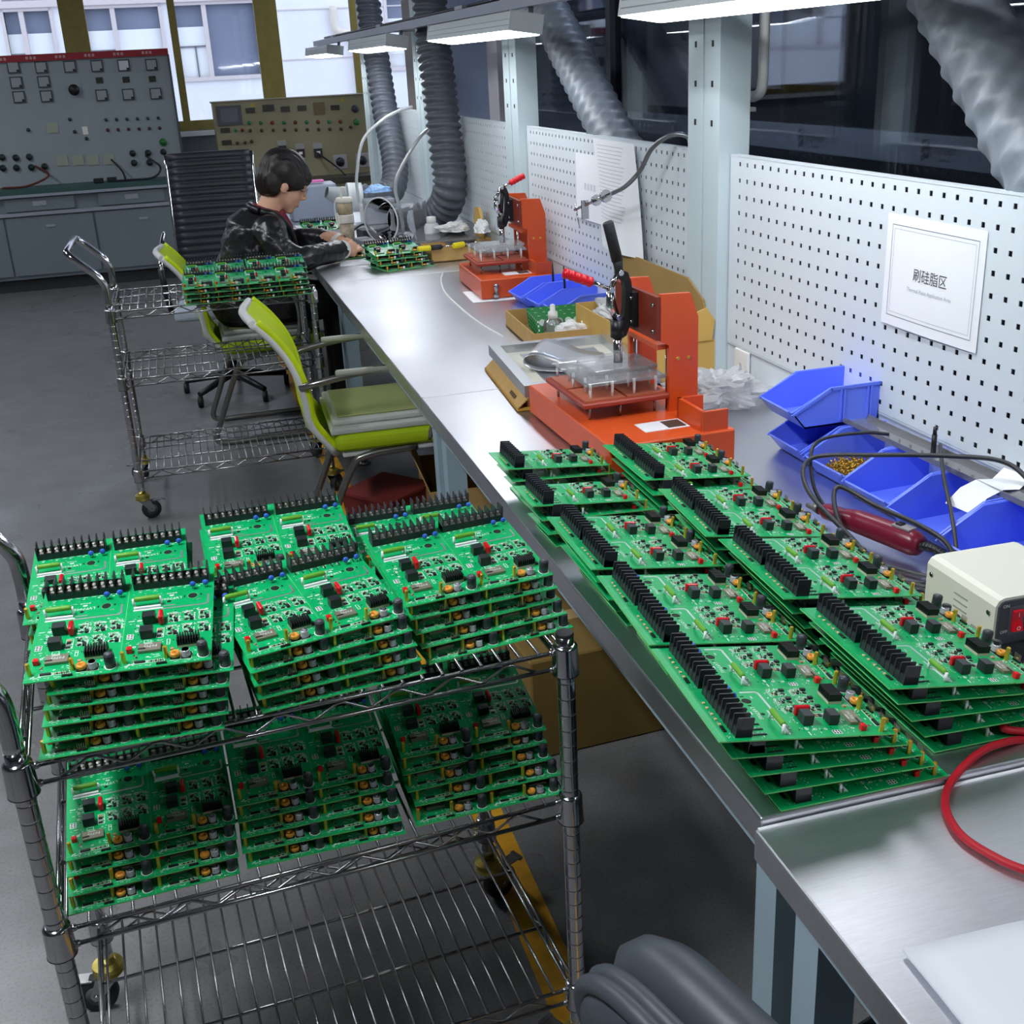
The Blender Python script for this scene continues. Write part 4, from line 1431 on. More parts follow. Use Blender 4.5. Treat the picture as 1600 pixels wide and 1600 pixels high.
def lime_chair(label, loc, rz):
    """local: faces +x, origin on the floor under the rear of the seat; near side is -y"""
    t = thing('lime_chair', label, 'chair', loc, (0, 0, rz), 'lime mesh chairs')
    hw = 0.22
    # side profile of the backrest (x,z), bowed forward at the lumbar
    prof = catmull([(0.10, 0, 0.40), (0.035, 0, 0.50), (0.022, 0, 0.59), (0.008, 0, 0.66), (-0.018, 0, 0.725), (-0.058, 0, 0.785), (-0.105, 0, 0.836)], 5)
    fr = MB()
    for s in (-1, 1):
        pts = []
        for i, p in enumerate(prof):
            f = i / (len(prof) - 1)
            w = hw * (0.80 + 0.20 * min(1, f * 2.2)) if f < 0.5 else hw * (1.0 - 0.10 * (f - 0.5) * 2)
            pts.append(Vector((p.x, s * w, p.z)))
        fr.tube(pts, 0.0125, 8, flat=1.3)
    for i in (0, len(prof) - 1):
        p = prof[i]
        w = hw * (0.80 if i == 0 else 0.9)
        fr.tube(catmull([(p.x, -w, p.z), (p.x - 0.025, 0, p.z + 0.004), (p.x, w, p.z)], 8), 0.014, 8)
    # wide lower frame plate
    q = prof[7]
    p0 = prof[0]
    fr.add([(p0.x + 0.01, -hw * 0.78, p0.z - 0.015), (p0.x + 0.01, hw * 0.78, p0.z - 0.015), (prof[5].x - 0.02, hw * 0.9, prof[5].z), (prof[5].x - 0.02, -hw * 0.9, prof[5].z)], [(0, 1, 2, 3)])
    fr.obj('back_frame', grey_pl, t)
    me = MB()
    vs, fs = [], []
    nx = 9
    for i, p in enumerate(prof):
        f = i / (len(prof) - 1)
        w = hw * (0.80 + 0.20 * min(1, f * 2.2)) if f < 0.5 else hw * (1.0 - 0.10 * (f - 0.5) * 2)
        for j in range(nx):
            u = -1 + 2 * j / (nx - 1)
            vs.append((p.x + 0.012 - 0.03 * (1 - u * u), u * w, p.z + 0.004))
    for i in range(len(prof) - 1):
        for j in range(nx - 1):
            fs.append((i * nx + j, i * nx + j + 1, (i + 1) * nx + j + 1, (i + 1) * nx + j))
    n0 = len(vs)
    vs2 = [(a + 0.006, b, c) for a, b, c in vs]
    me.add(vs + vs2, fs + [tuple(i + n0 for i in f)[::-1] for f in fs], 0, True)
    me.obj('back_mesh', lime, t)
    for s in (-1, 1):
        pip = MB()
        pip.tube([Vector((p.x + 0.012, s * hw * ((0.80 + 0.20 * min(1, i / (len(prof) - 1) * 2.2)) if i < len(prof) / 2 else (1.0 - 0.10 * (i / (len(prof) - 1) - 0.5) * 2)) * 1.02, p.z + 0.008)) for i, p in enumerate(prof)], 0.011, 8)
        pip.obj('back_piping', lime, t)
    # seat
    MB().rbox((0.10, -0.22, 0.405), (0.53, 0.22, 0.462), 0.024, seg=3).obj('seat_cushion', lime_c, t)
    MB().rbox((0.09, -0.205, 0.462), (0.47, 0.215, 0.482), 0.006).obj('seat_pad', pad_w, t)  # grey-white steps: plastic cover with its light reflections put into the colour
    MB().rbox((0.10, -0.17, 0.482), (0.46, 0.215, 0.500), 0.006).obj('upper_pad', pad_w, t)
    MB().rbox((0.12, -0.14, 0.5005), (0.44, 0.20, 0.506), 0.003).obj('pad_cover', grey_gr, t)
    MB().rbox((0.12, -0.2, 0.385), (0.46, 0.2, 0.407), 0.006).obj('seat_pan', grey_pl, t)
    for s in (-1, 1):
        a = MB()
        y = s * 0.245
        a.tube(catmull([(0.01, y * 0.93, 0.635), (0.06, y, 0.648), (0.20, y, 0.668), (0.34, y, 0.675), (0.40, y, 0.655), (0.425, y, 0.60), (0.425, y * 0.95, 0.50), (0.40, y * 0.85, 0.42)], 6), 0.0115, 10)
        a.obj('armrest', tube_m, t)
        MB().rbox((0.12, y - 0.014, 0.664), (0.35, y + 0.014, 0.682), 0.007).obj('arm_pad', mat('grey_arm_pad', (150, 152, 140), 0.45), t)
        l = MB()
        y = s * 0.20
        l.tube(catmull([(0.36, y, 0.395), (0.20, y, 0.385), (0.14, y, 0.34), (0.04, y, 0.12), (0.01, y, 0.035), (0.05, y, 0.0135), (0.20, y, 0.0135), (0.50, y, 0.0135)], 6), 0.0128, 10)
        l.obj('leg', tube_m, t)
    c = MB()
    c.cyl((0.495, -0.2, 0.0135), (0.495, 0.2, 0.0135), 0.0128, n=10)
    c.cyl((0.20, -0.2, 0.383), (0.20, 0.2, 0.383), 0.0128, n=10)
    c.obj('cross_tube', tube_m, t)
    return t


lime_chair('empty lime mesh chair pushed under the bench in front of the far cart', (0.275, 3.74, 0), radians(-2))
lime_chair('lime mesh chair on which the person in black sits', (0.005, 5.30, 0), radians(0))

# ------------------------------------------------------------------ black ribbed office chair
t = thing('office_chair', 'black ribbed high back office chair behind the seated person', 'chair', (0.16, 6.12, 0), (0, 0, radians(-6)))
vinyl = mat('black_vinyl', (38, 40, 48), 0.45)
back = MB()
NR = 22
vs, fs = [], []
for k in range(NR * 6 + 1):
    f = k / (NR * 6)
    z = 0.42 + f * 0.76
    yb = 0.10 + 0.10 * f - 0.05 * sin(f * pi)
    rib = 0.010 * abs(sin(f * NR * pi)) ** 0.6
    for j in range(9):
        u = -1 + 2 * j / 8
        vs.append((u * 0.205, yb - rib * (1 - u ** 8 * 0.9) + 0.02 * u * u * -1, z))
for k in range(NR * 6):
    for j in range(8):
        fs.append((k * 9 + j, k * 9 + j + 1, (k + 1) * 9 + j + 1, (k + 1) * 9 + j))
n0 = len(vs)
vs2 = [(a, b + 0.03, c) for a, b, c in vs]
back.add(vs + vs2, fs + [tuple(i + n0 for i in f)[::-1] for f in fs], 0, True)
rim = []
for k in range(NR * 6):
    rim += [(k * 9, (k + 1) * 9, n0 + (k + 1) * 9, n0 + k * 9), (k * 9 + 8, n0 + k * 9 + 8, n0 + (k + 1) * 9 + 8, (k + 1) * 9 + 8)]
e = NR * 6 * 9
for j in range(8):
    rim.append((e + j, e + j + 1, n0 + e + j + 1, n0 + e + j))
o = len(back.v) - len(vs) * 2
for f in rim:
    back.f.append(tuple(i + o for i in f)); back.m.append(0); back.s.append(False)
back.obj('ribbed_backrest', vinyl, t)
for s in (-1, 1):
    sf = MB()
    sf.tube(catmull([(s * 0.212, 0.10, 0.44), (s * 0.212, 0.11, 0.75), (s * 0.212, 0.20, 1.17)], 6), 0.011, 8)
    sf.obj('chrome_side_rail', chrome, t)
MB().rbox((-0.22, -0.40, 0.44), (0.22, 0.12, 0.50), 0.02, seg=3).obj('seat', mat('pale_blue_grey_seat_cover', (176, 188, 202), 0.5), t)
for s in (-1, 1):
    a = MB()
    x = s * 0.27
    a.tube(catmull([(x, 0.12, 0.80), (x, 0.0, 0.77), (x, -0.16, 0.70), (x, -0.19, 0.66)], 6), 0.012, 8)
    a.obj('chrome_arm', chrome, t)
    MB().tube([(x, -0.19, 0.67), (x, -0.17, 0.56), (x * 0.95, -0.14, 0.45)], 0.016, 8, flat=1.6).obj('arm_strap', black_pl, t)
b = MB()
b.cyl((0, -0.12, 0.10), (0, -0.12, 0.44), 0.025, n=12)
for k in range(5):
    a = 2 * pi * k / 5 + 0.3
    b.tube([(0, -0.12, 0.11), (0.27 * cos(a), -0.12 + 0.27 * sin(a), 0.065)], [0.022, 0.014], 8)
b.obj('star_base', black_pl, t)
for k in range(5):
    a = 2 * pi * k / 5 + 0.3
    c = MB()
    c.cyl((0.27 * cos(a) - 0.012, -0.12 + 0.27 * sin(a), 0.028), (0.27 * cos(a) + 0.012, -0.12 + 0.27 * sin(a), 0.028), 0.028, n=14)
    c.obj('caster', dark_rubber, t)

# ------------------------------------------------------------------ dark chair whose backrest rises into the frame close by
t = thing('office_chair', 'dark grey moulded chair back in the near foreground below the bench', 'chair', (0.475, 0.70, 0), (0, 0, radians(0)))
dgrey = mat('dark_grey_leather', (62, 68, 76), 0.42, bump=(180, 0.12, 0.001))


def rounded_outline(w, h, r, n=10):
    pts = []
    for cx, cy, a0 in ((w / 2 - r, h / 2 - r, 0), (-w / 2 + r, h / 2 - r, pi / 2), (-w / 2 + r, -h / 2 + r, pi), (w / 2 - r, -h / 2 + r, 1.5 * pi)):
        for k in range(n + 1):
            a = a0 + pi / 2 * k / n
            pts.append((cx + r * cos(a), cy + r * sin(a)))
    return pts


def cushion_slab(mb, w, h, r, layers, T):
    """layers: (depth, inset) rings of a rounded slab, closed at both ends"""
    rings = []
    for d, ins in layers:
        o = rounded_outline(w - 2 * ins, h - 2 * ins, max(0.02, r - ins))
        rings.append([(p[0], d, p[1]) for p in o])
    n = len(rings[0])
    vs = [p for rg in rings for p in rg]
    fs = []
    for i in range(len(rings) - 1):
        for j in range(n):
            fs.append((i * n + j, i * n + (j + 1) % n, (i + 1) * n + (j + 1) % n, (i + 1) * n + j))
    fs.append(tuple(range(n))[::-1])
    fs.append(tuple((len(rings) - 1) * n + j for j in range(n)))
    mb.add(vs, fs, 0, True, T)


t.location = (0.55, 0.655, 0)
t.rotation_euler = (0, 0, radians(-74))      # local +y looks toward the bench
TB = Matrix.Translation((0, -0.17, 0.62)) @ Euler((radians(14), 0, 0)).to_matrix().to_4x4()
bk = MB()
cushion_slab(bk, 0.50, 0.40, 0.13, [(-0.020, 0.06), (-0.014, 0.03), (-0.006, 0.012), (0.010, 0.0), (0.030, 0.004), (0.045, 0.02), (0.052, 0.05), (0.040, 0.10), (0.034, 0.14)], TB)
bk.obj('backrest', dgrey, t)
for d in (-0.030, -0.044):
    pp = MB()
    ol = rounded_outline(0.50 - 0.02, 0.40 - 0.02, 0.12)
    pp.tube([(p[0], d + 0.006, p[1]) for p in ol], 0.010, 8, closed=True, T=TB)
    pp.obj('back_ridge', dgrey, t)
sh = MB()
cushion_slab(sh, 0.48, 0.38, 0.12, [(-0.055, 0.05), (-0.050, 0.01), (-0.035, 0.0), (-0.020, 0.005), (-0.018, 0.05)], TB)
sh.obj('back_shell', dgrey, t)
MB().rbox((-0.24, -0.10, 0.40), (0.24, 0.36, 0.47), 0.03, seg=3).obj('seat', dgrey, t)
MB().tube([(0, 0.05, 0.42), (0, -0.16, 0.42), (0, -0.22, 0.55)], 0.03, 8, flat=0.5).obj('back_bracket', black_pl, t)
b = MB()
b.cyl((0, 0.12, 0.09), (0, 0.12, 0.41), 0.025, n=12)
for k in range(5):
    a = 2 * pi * k / 5
    b.tube([(0, 0.12, 0.10), (0.26 * cos(a), 0.12 + 0.26 * sin(a), 0.06)], [0.025, 0.014], 8)
b.obj('star_base', black_pl, t)
for k in range(5):
    a = 2 * pi * k / 5
    MB().cyl((0.26 * cos(a) - 0.012, 0.12 + 0.26 * sin(a), 0.028), (0.26 * cos(a) + 0.012, 0.12 + 0.26 * sin(a), 0.028), 0.028, n=14).obj('caster', dark_rubber, t)
# ------------------------------------------------------------------ toggle presses
press_m = mat('orange_red_paint', (206, 80, 30), 0.35, 0.0, 0.5, coat=0.2, var=(4, 0.05))
press_d = mat('brown_bakelite', (122, 44, 28), 0.4, var=(8, 0.06))
bake = mat('pink_brown_bakelite', (176, 96, 70), 0.5, var=(10, 0.06))
bake2 = mat('rust_red_bakelite', (150, 56, 38), 0.45, var=(10, 0.06))
cast_b = mat('black_cast_iron', (24, 25, 28), 0.4)
acrylic = clear_mat('clear_acrylic', (0.985, 0.985, 0.99), 0.10, 0.9, 0.03, haze=0.21)
pin_w = mat('white_nylon_pin', (232, 234, 234), 0.4)
red_g = mat('red_grip', (206, 16, 34), 0.3)


def press(label, loc, rz, L, handle_up):
    """local origin at base corner far/left on the bench: x to the column side, y away from the viewer"""
    t = thing('toggle_press', label, 'press', loc, (0, 0, rz), 'red toggle presses')
    Wb, Hb = 0.275, 0.072
    MB().rbox((0, 0, 0.004), (Wb, L, Hb), 0.003, seg=1).obj('base_box', press_m, t)
    for x, y in ((0.03, 0.03), (Wb - 0.03, 0.03), (0.03, L - 0.03), (Wb - 0.03, L - 0.03)):
        MB().lathe([(0.012, 0), (0.012, 0.005)], 10, c=(x, y)).obj('foot', dark_rubber, t)
    lp = MB()
    lp.lohi((0.10, 0.055, Hb), (0.20, 0.115, Hb + 0.001), 0).lohi((0.155, 0.062, Hb + 0.001), (0.195, 0.108, Hb + 0.0016), 1)
    lp.obj('rating_plate', [mat('label_white', (220, 222, 226), 0.5), mat('label_dark', (70, 60, 52), 0.5)], t)
    # fixture table on pins
    yc = L * 0.56
    tb = MB()
    tb.rbox((0.008, yc - 0.125, Hb + 0.030), (0.205, yc + 0.125, Hb + 0.042), 0.003, seg=1)
    tb.obj('fixture_table', bake2, t)
    for (a, b_, c, d) in ((0.016, -0.115, 0.105, -0.01), (0.016, 0.0, 0.105, 0.112), (0.112, -0.112, 0.198, -0.012), (0.112, 0.004, 0.198, 0.115)):
        MB().lohi((a, yc + b_, Hb + 0.042), (c, yc + d, Hb + 0.0455)).obj('fixture_tile', bake, t)
    for x, y in ((0.03, -0.10), (0.03, 0.10), (0.18, -0.10), (0.18, 0.10), (0.1, -0.10)):
        MB().cyl((x, yc + y, Hb), (x, yc + y, Hb + 0.031), 0.003, n=8).obj('table_pin', chrome_dull, t)
    # column: two cheek plates, cross bars
    for y, nm in ((yc - 0.115, 'cheek_plate'), (yc + 0.10, 'cheek_plate')):
        c = MB()
        x0, x1 = 0.205, 0.272
        c.prism([(x0, Hb), (x1, Hb), (x1, Hb + 0.20), (x1 - 0.018, Hb + 0.252), (x0 - 0.02, Hb + 0.255), (x0 - 0.02, Hb + 0.155), (x0, Hb + 0.145)], y - 0.006, y + 0.006, 'y')
        c.obj(nm, press_m, t)
        for bx in (0.225, 0.25):
            MB().cyl((bx, y - 0.0085, Hb + 0.115), (bx, y - 0.005, Hb + 0.115), 0.0038, n=8).obj('brass_screw', brass, t)
    MB().lohi((0.176, yc - 0.121, Hb + 0.158), (0.186, yc + 0.106, Hb + 0.250)).obj('mounting_bar', press_d, t)
    MB().lohi((0.184, yc - 0.109, Hb + 0.135), (0.235, yc + 0.094, Hb + 0.146)).obj('cross_bar', press_m, t)
    for y in (yc - 0.09, yc + 0.085):
        MB().cyl((0.215, y, Hb), (0.215, y, Hb + 0.136), 0.0045, n=10).obj('guide_rod', chrome, t)
    for yy, zz in ((-0.105, 0.175), (-0.105, 0.232)):
        MB().cyl((0.172, yc + yy, Hb + zz), (0.177, yc + yy, Hb + zz), 0.005, n=8).obj('bolt', chrome_dull, t)
    # corner guard
    g = MB()
    g.lohi((0.205, 0.012, Hb), (0.213, 0.13, Hb + 0.042)).lohi((0.205, 0.008, Hb), (0.262, 0.016, Hb + 0.042)).lohi((0.205, 0.122, Hb), (0.262, 0.13, Hb + 0.042))
    g.obj('corner_guard', press_m, t)
    # toggle clamp
    cx, cy = 0.145, yc - 0.005
    zc = lambda z: Hb + 0.150 + (z - 0.085) * 0.78
    cl = MB()
    cl.prism([(x, zc(z)) for x, z in [(-0.022, 0.085), (0.006, 0.085), (0.020, 0.125), (0.024, 0.175), (0.020, 0.235), (0.012, 0.262), (-0.002, 0.270), (-0.012, 0.262), (-0.010, 0.246), (0.002, 0.240), (0.006, 0.215), (0.004, 0.16), (0.0, 0.135), (-0.020, 0.128)]],
             cy - 0.010, cy + 0.010, 'y', T=Matrix.Translation((cx, 0, 0)))
    cl.obj('clamp_casting', cast_b, t)
    MB().lohi((cx + 0.018, cy - 0.022, Hb + 0.170), (cx + 0.031, cy + 0.022, Hb + 0.245)).obj('clamp_flange', cast_b, t)
    for yy in (-0.014, 0.014):
        for zz in (0.182, 0.233):
            MB().cyl((cx + 0.014, cy + yy, Hb + zz), (cx + 0.020, cy + yy, Hb + zz), 0.0042, n=8).obj('flange_bolt', chrome_dull, t)
    MB().cyl((cx - 0.010, cy, Hb + 0.148), (cx - 0.010, cy, Hb + 0.186), 0.0155, n=14).obj('plunger_guide', cast_b, t)
    MB().cyl((cx - 0.010, cy, Hb + 0.092), (cx - 0.010, cy, Hb + 0.150), 0.0102, n=14).obj('plunger', chrome, t)
    lk = MB()
    lk.tube([(cx - 0.010, cy, Hb + 0.186), (cx - 0.024, cy, Hb + 0.222), (cx - 0.026, cy, Hb + 0.252)], [0.008, 0.012, 0.008], 8, flat=0.7)
    lk.tube([(cx - 0.026, cy, Hb + 0.252), (cx - 0.006, cy, Hb + 0.288)], 0.006, 8)
    for p in ((-0.010, 0.192), (-0.026, 0.254), (-0.004, 0.288)):
        lk.cyl((cx + p[0], cy - 0.013, Hb + p[1]), (cx + p[0], cy + 0.013, Hb + p[1]), 0.006, n=10)
    lk.obj('toggle_link', chrome, t)
    h = MB()
    if handle_up:
        h.tube([(cx - 0.004, cy, Hb + 0.280), (cx - 0.006, cy, Hb + 0.300), (cx - 0.008, cy, Hb + 0.315)], [0.009, 0.010, 0.012], 10)
        h.tube([(cx - 0.008, cy, Hb + 0.313), (cx - 0.026, cy + 0.004, Hb + 0.392), (cx - 0.027, cy + 0.004, Hb + 0.395)], [0.0125, 0.012, 0.010], 12)
        h.obj('black_handle', mat('black_grip', (30, 31, 34), 0.6), t)
        r0, r1 = Vector((cx - 0.028, cy, Hb + 0.256)), Vector((cx - 0.128, cy + 0.012, Hb + 0.298))
    else:
        r0, r1 = Vector((cx - 0.004, cy, Hb + 0.288)), Vector((cx + 0.085, cy + 0.0, Hb + 0.325))
        h.tube([(cx - 0.010, cy, Hb + 0.19), (cx + 0.0, cy, Hb + 0.288)], 0.007, 8)
        h.obj('black_handle', cast_b, t)
    l = MB()
    l.tube([r0, r0.lerp(r1, 0.4)], 0.0045, 8)
    l.obj('lever', chrome, t)
    gpts, gr = [], []
    for k in range(26):
        f = 0.35 + 0.65 * k / 25
        gpts.append(r0.lerp(r1, f))
        gr.append(0.0098 + 0.0018 * abs(sin(k / 25 * pi * 5)) - (0.006 if k in (0, 25) else 0))
    MB().tube(gpts, gr, 12).obj('red_grip', red_g, t)
    # acrylic pusher plates with pins
    MB().rbox((cx - 0.085, cy - 0.055, Hb + 0.0832), (cx + 0.060, cy + 0.060, Hb + 0.092), 0.001, seg=1).obj('acrylic_block', acrylic, t)
    MB().rbox((0.02, yc - 0.118, Hb + 0.0750), (0.198, yc + 0.112, Hb + 0.0830), 0.001, seg=1).obj('acrylic_plate', acrylic, t)
    for i in range(5):
        for j in range(4):
            x, y = 0.030 + j * 0.050 + (0.008 if i % 2 else 0), yc - 0.107 + i * 0.052
            p = MB()
            p.tube([(x, y, Hb + 0.080), (x, y, Hb + 0.062), (x, y, Hb + 0.047)], [0.0036, 0.0032, 0.0018], 8)
            p.obj('press_pin', pin_w, t)
    return t


# taller working height for the plates: lift by moving them onto the pins
p1 = press('red toggle press near the stacked boards with black handle raised', (0.752, 2.055, 0.75), radians(1.5), 0.52, True)
p2 = press('red toggle press farther off beside the blue bins', (0.985, 3.985, 0.75), radians(-2.5), 0.41, False)
t2 = MB()
t2.lathe([(0.010, 0.0), (0.010, 0.016), (0.006, 0.02), (0.006, 0.03), (0.009, 0.034), (0.009, 0.048), (0.004, 0.052)], 12)
t2.obj('catch_knob', chrome_dull, p2, (0.05, -0.008, 0.008), (radians(12), 0, 0))

# ------------------------------------------------------------------ blue picking bins
bin_m = mat('blue_bin_plastic', (104, 130, 250), 0.38, 0.0, 0.5, var=(6, 0.04))


def bin_(label, loc, rz, L=0.165, W=0.138, H=0.078, tilt=0.0):
    """local: opens toward -x, back wall at x=L, centred in y"""
    t = thing('parts_bin', label, 'bin', loc, (0, tilt, rz), 'blue parts bins')
    k = 0.0035
    h2 = W / 2
    prof = [(0.0, 0.0), (L, 0.0), (L + 0.008, H), (0.055, H), (-0.030, H * 0.46)]
    s = MB()
    for y in (-h2, h2 - k):
        s.prism(prof, y, y + k, 'y')
    s.prism([(0, 0), (L, 0), (L, k), (0, k)], -h2, h2, 'y')
    s.prism([(L - k, 0), (L, 0), (L + 0.008, H), (L + 0.008 - k, H)], -h2, h2, 'y')
    s.prism([(0, 0), (k, 0), (-0.030 + k, H * 0.46), (-0.030, H * 0.46)], -h2, h2, 'y')
    s.obj('body', bin_m, t)
    r = MB()
    for y in (-h2 - 0.003, h2 - 0.001):
        r.prism([(0.054, H - 0.005), (L + 0.009, H - 0.005), (L + 0.009, H + 0.001), (0.054, H + 0.001)], y, y + 0.004, 'y')
        r.prism([(-0.031, H * 0.46 - 0.004), (-0.026, H * 0.46 - 0.006), (0.058, H - 0.005), (0.054, H + 0.001)], y, y + 0.004, 'y')
        for x in (0.075, L - 0.03):
            r.lohi((x, y, 0.008), (x + 0.004, y + 0.004, H - 0.004)).lohi((x + 0.008, y, 0.008), (x + 0.012, y + 0.004, H - 0.004))
    r.lohi((L + 0.005, -h2, H - 0.006), (L + 0.011, h2, H + 0.001))
    r.obj('rim', bin_m, t)
    l = MB()
    l.prism([(-0.0325, H * 0.46), (-0.0295, H * 0.46 + 0.002), (-0.004, 0.012), (-0.007, 0.010)], -h2 + 0.012, h2 - 0.012, 'y')
    l.obj('label_lip', bin_m, t)
    return t


bin_('lower blue bin of the two stacked by the pegboard', (1.152, 2.035, 0.752), 0)
bin_('upper blue bin of the two stacked by the pegboard', (1.135, 2.045, 0.832), 0)
brs = [('blue bin holding brass screws beside the stacked pair', 1.872), ('empty blue bin second in the row past the stacked pair', 1.722), ('blue bin third in the row with a paper strip', 1.572), ('blue bin fourth in the row behind the beige power box', 1.420), ('blue bin at the row end stuffed with white sheets', 1.272)]
for i, (lb, y) in enumerate(brs):
    bin_(lb, (1.150 - 0.004 * i, y, 0.752), radians(3), W=0.142, H=0.082)
for i, (lb, y) in enumerate((('farthest of three blue bins beside the far red press', 3.86), ('middle of three blue bins beside the far red press', 3.72), ('nearest of three blue bins by the carton of boards', 3.585))):
    bin_(lb, (1.10 + 0.02 * i, y, 0.752), radians(2), W=0.134, H=0.075, L=0.17)
# contents
gold_m = mat('brass_screw_gold', (200, 164, 70), 0.3, 0.9)
s = MB()
rr = random.Random(2)
for k in range(260):
    x, y, z = rr.uniform(1.155, 1.235), rr.uniform(1.825, 1.925), 0.770 + rr.random() * 0.012
    d = Vector((rr.uniform(-1, 1), rr.uniform(-1, 1), rr.uniform(-0.6, 0.6))).normalized() * 0.004
    s.tube([(x - d.x, y - d.y, z - d.z), (x + d.x, y + d.y, z + d.z)], [0.0022, 0.0011], 5)
s.lohi((1.153, 1.815, 0.757), (1.24, 1.93, 0.769))
o = s.obj('brass_screws', gold_m)
tag(o, 'heap of small brass screws lying in a blue bin', 'screws')
o['kind'] = 'stuff'
s = MB()
for k in range(16):
    x, y, z = rr.uniform(1.16, 1.22), rr.uniform(1.36, 1.44), 0.762
    d = Vector((rr.uniform(-1, 1), rr.uniform(-1, 1), 0.3)).normalized() * 0.006
    s.tube([(x - d.x, y - d.y, z - d.z), (x + d.x, y + d.y, z + d.z)], [0.003, 0.0015], 5)
o = s.obj('loose_screws', mat('bronze_screws', (132, 92, 62), 0.4, 0.8))
tag(o, 'few loose bronze screws in the fourth blue bin', 'screws')
o['kind'] = 'stuff'
# white sheets standing in the last bin
for k in range(7):
    m = MB()
    m.add([(0, -0.05, 0), (0.10, -0.05, 0), (0.10, 0.05, 0), (0, 0.05, 0), (0, -0.05, 0.0012), (0.10, -0.05, 0.0012), (0.10, 0.05, 0.0012), (0, 0.05, 0.0012)], [(0, 3, 2, 1), (4, 5, 6, 7), (0, 1, 5, 4), (1, 2, 6, 5), (2, 3, 7, 6), (3, 0, 4, 7)])
    o = m.obj('paper_slip', white_paper, None, (1.135 + 0.012 * k, 1.27, 0.77 + 0.004 * k), (0, radians(-48 - 2 * k), radians(4)))
    tag(o, '%s white paper slip in the bin at the row end' % ['foremost', 'second', 'third', 'fourth', 'fifth', 'sixth', 'rearmost'][k], 'paper', 'paper slips in the end bin')
m = MB()
pts = [(0, 0, 0.0), (0.03, 0, 0.022), (0.065, 0, 0.03), (0.10, 0, 0.024), (0.125, 0, 0.04)]
for i in range(4):
    a, b = pts[i], pts[i + 1]
    m.add([(a[0], -0.03, a[2]), (b[0], -0.03, b[2]), (b[0], 0.03, b[2]), (a[0], 0.03, a[2])], [(0, 1, 2, 3)])
    m.add([(a[0], -0.03, a[2] - 0.0006), (b[0], -0.03, b[2] - 0.0006), (b[0], 0.03, b[2] - 0.0006), (a[0], 0.03, a[2] - 0.0006)], [(3, 2, 1, 0)])
tag(m.obj('barcode_label', white_paper, None, (1.175, 1.535, 0.815), (0, 0, radians(8))), 'curled white label sheet in the third blue bin', 'label')
# clear strip lying over the row of bins
m = MB()
m.lohi((-0.028, -0.52, 0), (0.028, 0.42, 0.002)).lohi((-0.028, -0.52, 0.002), (-0.026, 0.42, 0.010)).lohi((0.026, -0.52, 0.002), (0.028, 0.42, 0.010))
tag(m.obj('clear_strip', clear_pl, None, (1.262, 1.56, 0.8355), (0, 0, radians(2))), 'long clear plastic channel lying across the row of blue bins', 'plastic strip')
m = MB()
m.cyl((0, 0, 0), (0, 0, 0.036), 0.0048, n=10).cyl((0, 0, 0.036), (0, 0, 0.05), 0.0036, n=10)
tag(m.obj('black_pen', black_pl, None, (1.262, 1.735, 0.838), (0, 0, 0)), 'short black screwdriver bit holder standing on the clear strip', 'tool')
for i, (x, y) in enumerate(((1.205, 3.83), (1.215, 3.735))):
    m = MB()
    m.tube([(0, 0, 0), (0, 0, 0.09), (0, 0, 0.13)], [0.004, 0.004, 0.002], 8)
    tag(m.obj('black_swab_stick', black_pl, None, (x, y, 0.758), (radians(-4), 0, 0)), ['black stick standing in the farthest of the three bins', 'black stick standing in the middle of the three bins'][i], 'stick')

# ------------------------------------------------------------------ power box for the electric screwdriver
t = thing('power_box', 'beige power box with red and black rocker switches', 'power supply', (0.965, 1.165, 0.752), (0, 0, radians(-1)))
cream = mat('cream_painted_steel', (222, 222, 206), 0.45)
panel_m = mat('dark_grey_panel', (62, 64, 72), 0.5)
m = MB()
m.prism([(0, 0), (0.155, 0), (0.155, 0.088), (0.150, 0.096), (0.142, 0.099), (0.013, 0.099), (0.005, 0.096), (0, 0.088)], 0.0, 0.155, 'y')
m.obj('cover', cream, t)
MB().prism([(0.004, 0.0), (0.151, 0.0), (0.151, 0.087), (0.147, 0.093), (0.141, 0.095), (0.014, 0.095), (0.008, 0.093), (0.004, 0.087)], -0.003, 0.0, 'y').obj('front_panel', panel_m, t)
MB().lohi((0.002, -0.010, 0.0), (0.153, -0.003, 0.032)).obj('front_foot', black_pl, t)
rk = MB()
rk.prism([(-0.004, 0.050), (-0.011, 0.052), (-0.006, 0.066), (-0.008, 0.080), (-0.004, 0.081)], 0.024, 0.039, 'x')
rk.obj('red_rocker', red_g, t)
rk = MB()
rk.prism([(-0.004, 0.050), (-0.007, 0.052), (-0.006, 0.066), (-0.011, 0.080), (-0.004, 0.081)], 0.050, 0.065, 'x')
rk.obj('black_rocker', black_pl, t)
for x0, x1 in ((0.020, 0.043), (0.046, 0.069)):
    MB().lohi((x0, -0.0045, 0.045), (x1, -0.0025, 0.086)).obj('switch_bezel', mat('bezel_grey', (80, 82, 90), 0.4), t)


def face_text(body, size, x, z, parent, y=-0.0036, m=None):
    tv, tf = _TXT[(body, size)]
    q = MB()
    q.add([(x + p[0], y, z + p[1]) for p in tv], tf)
    return q.obj('lettering', m or silk, parent)


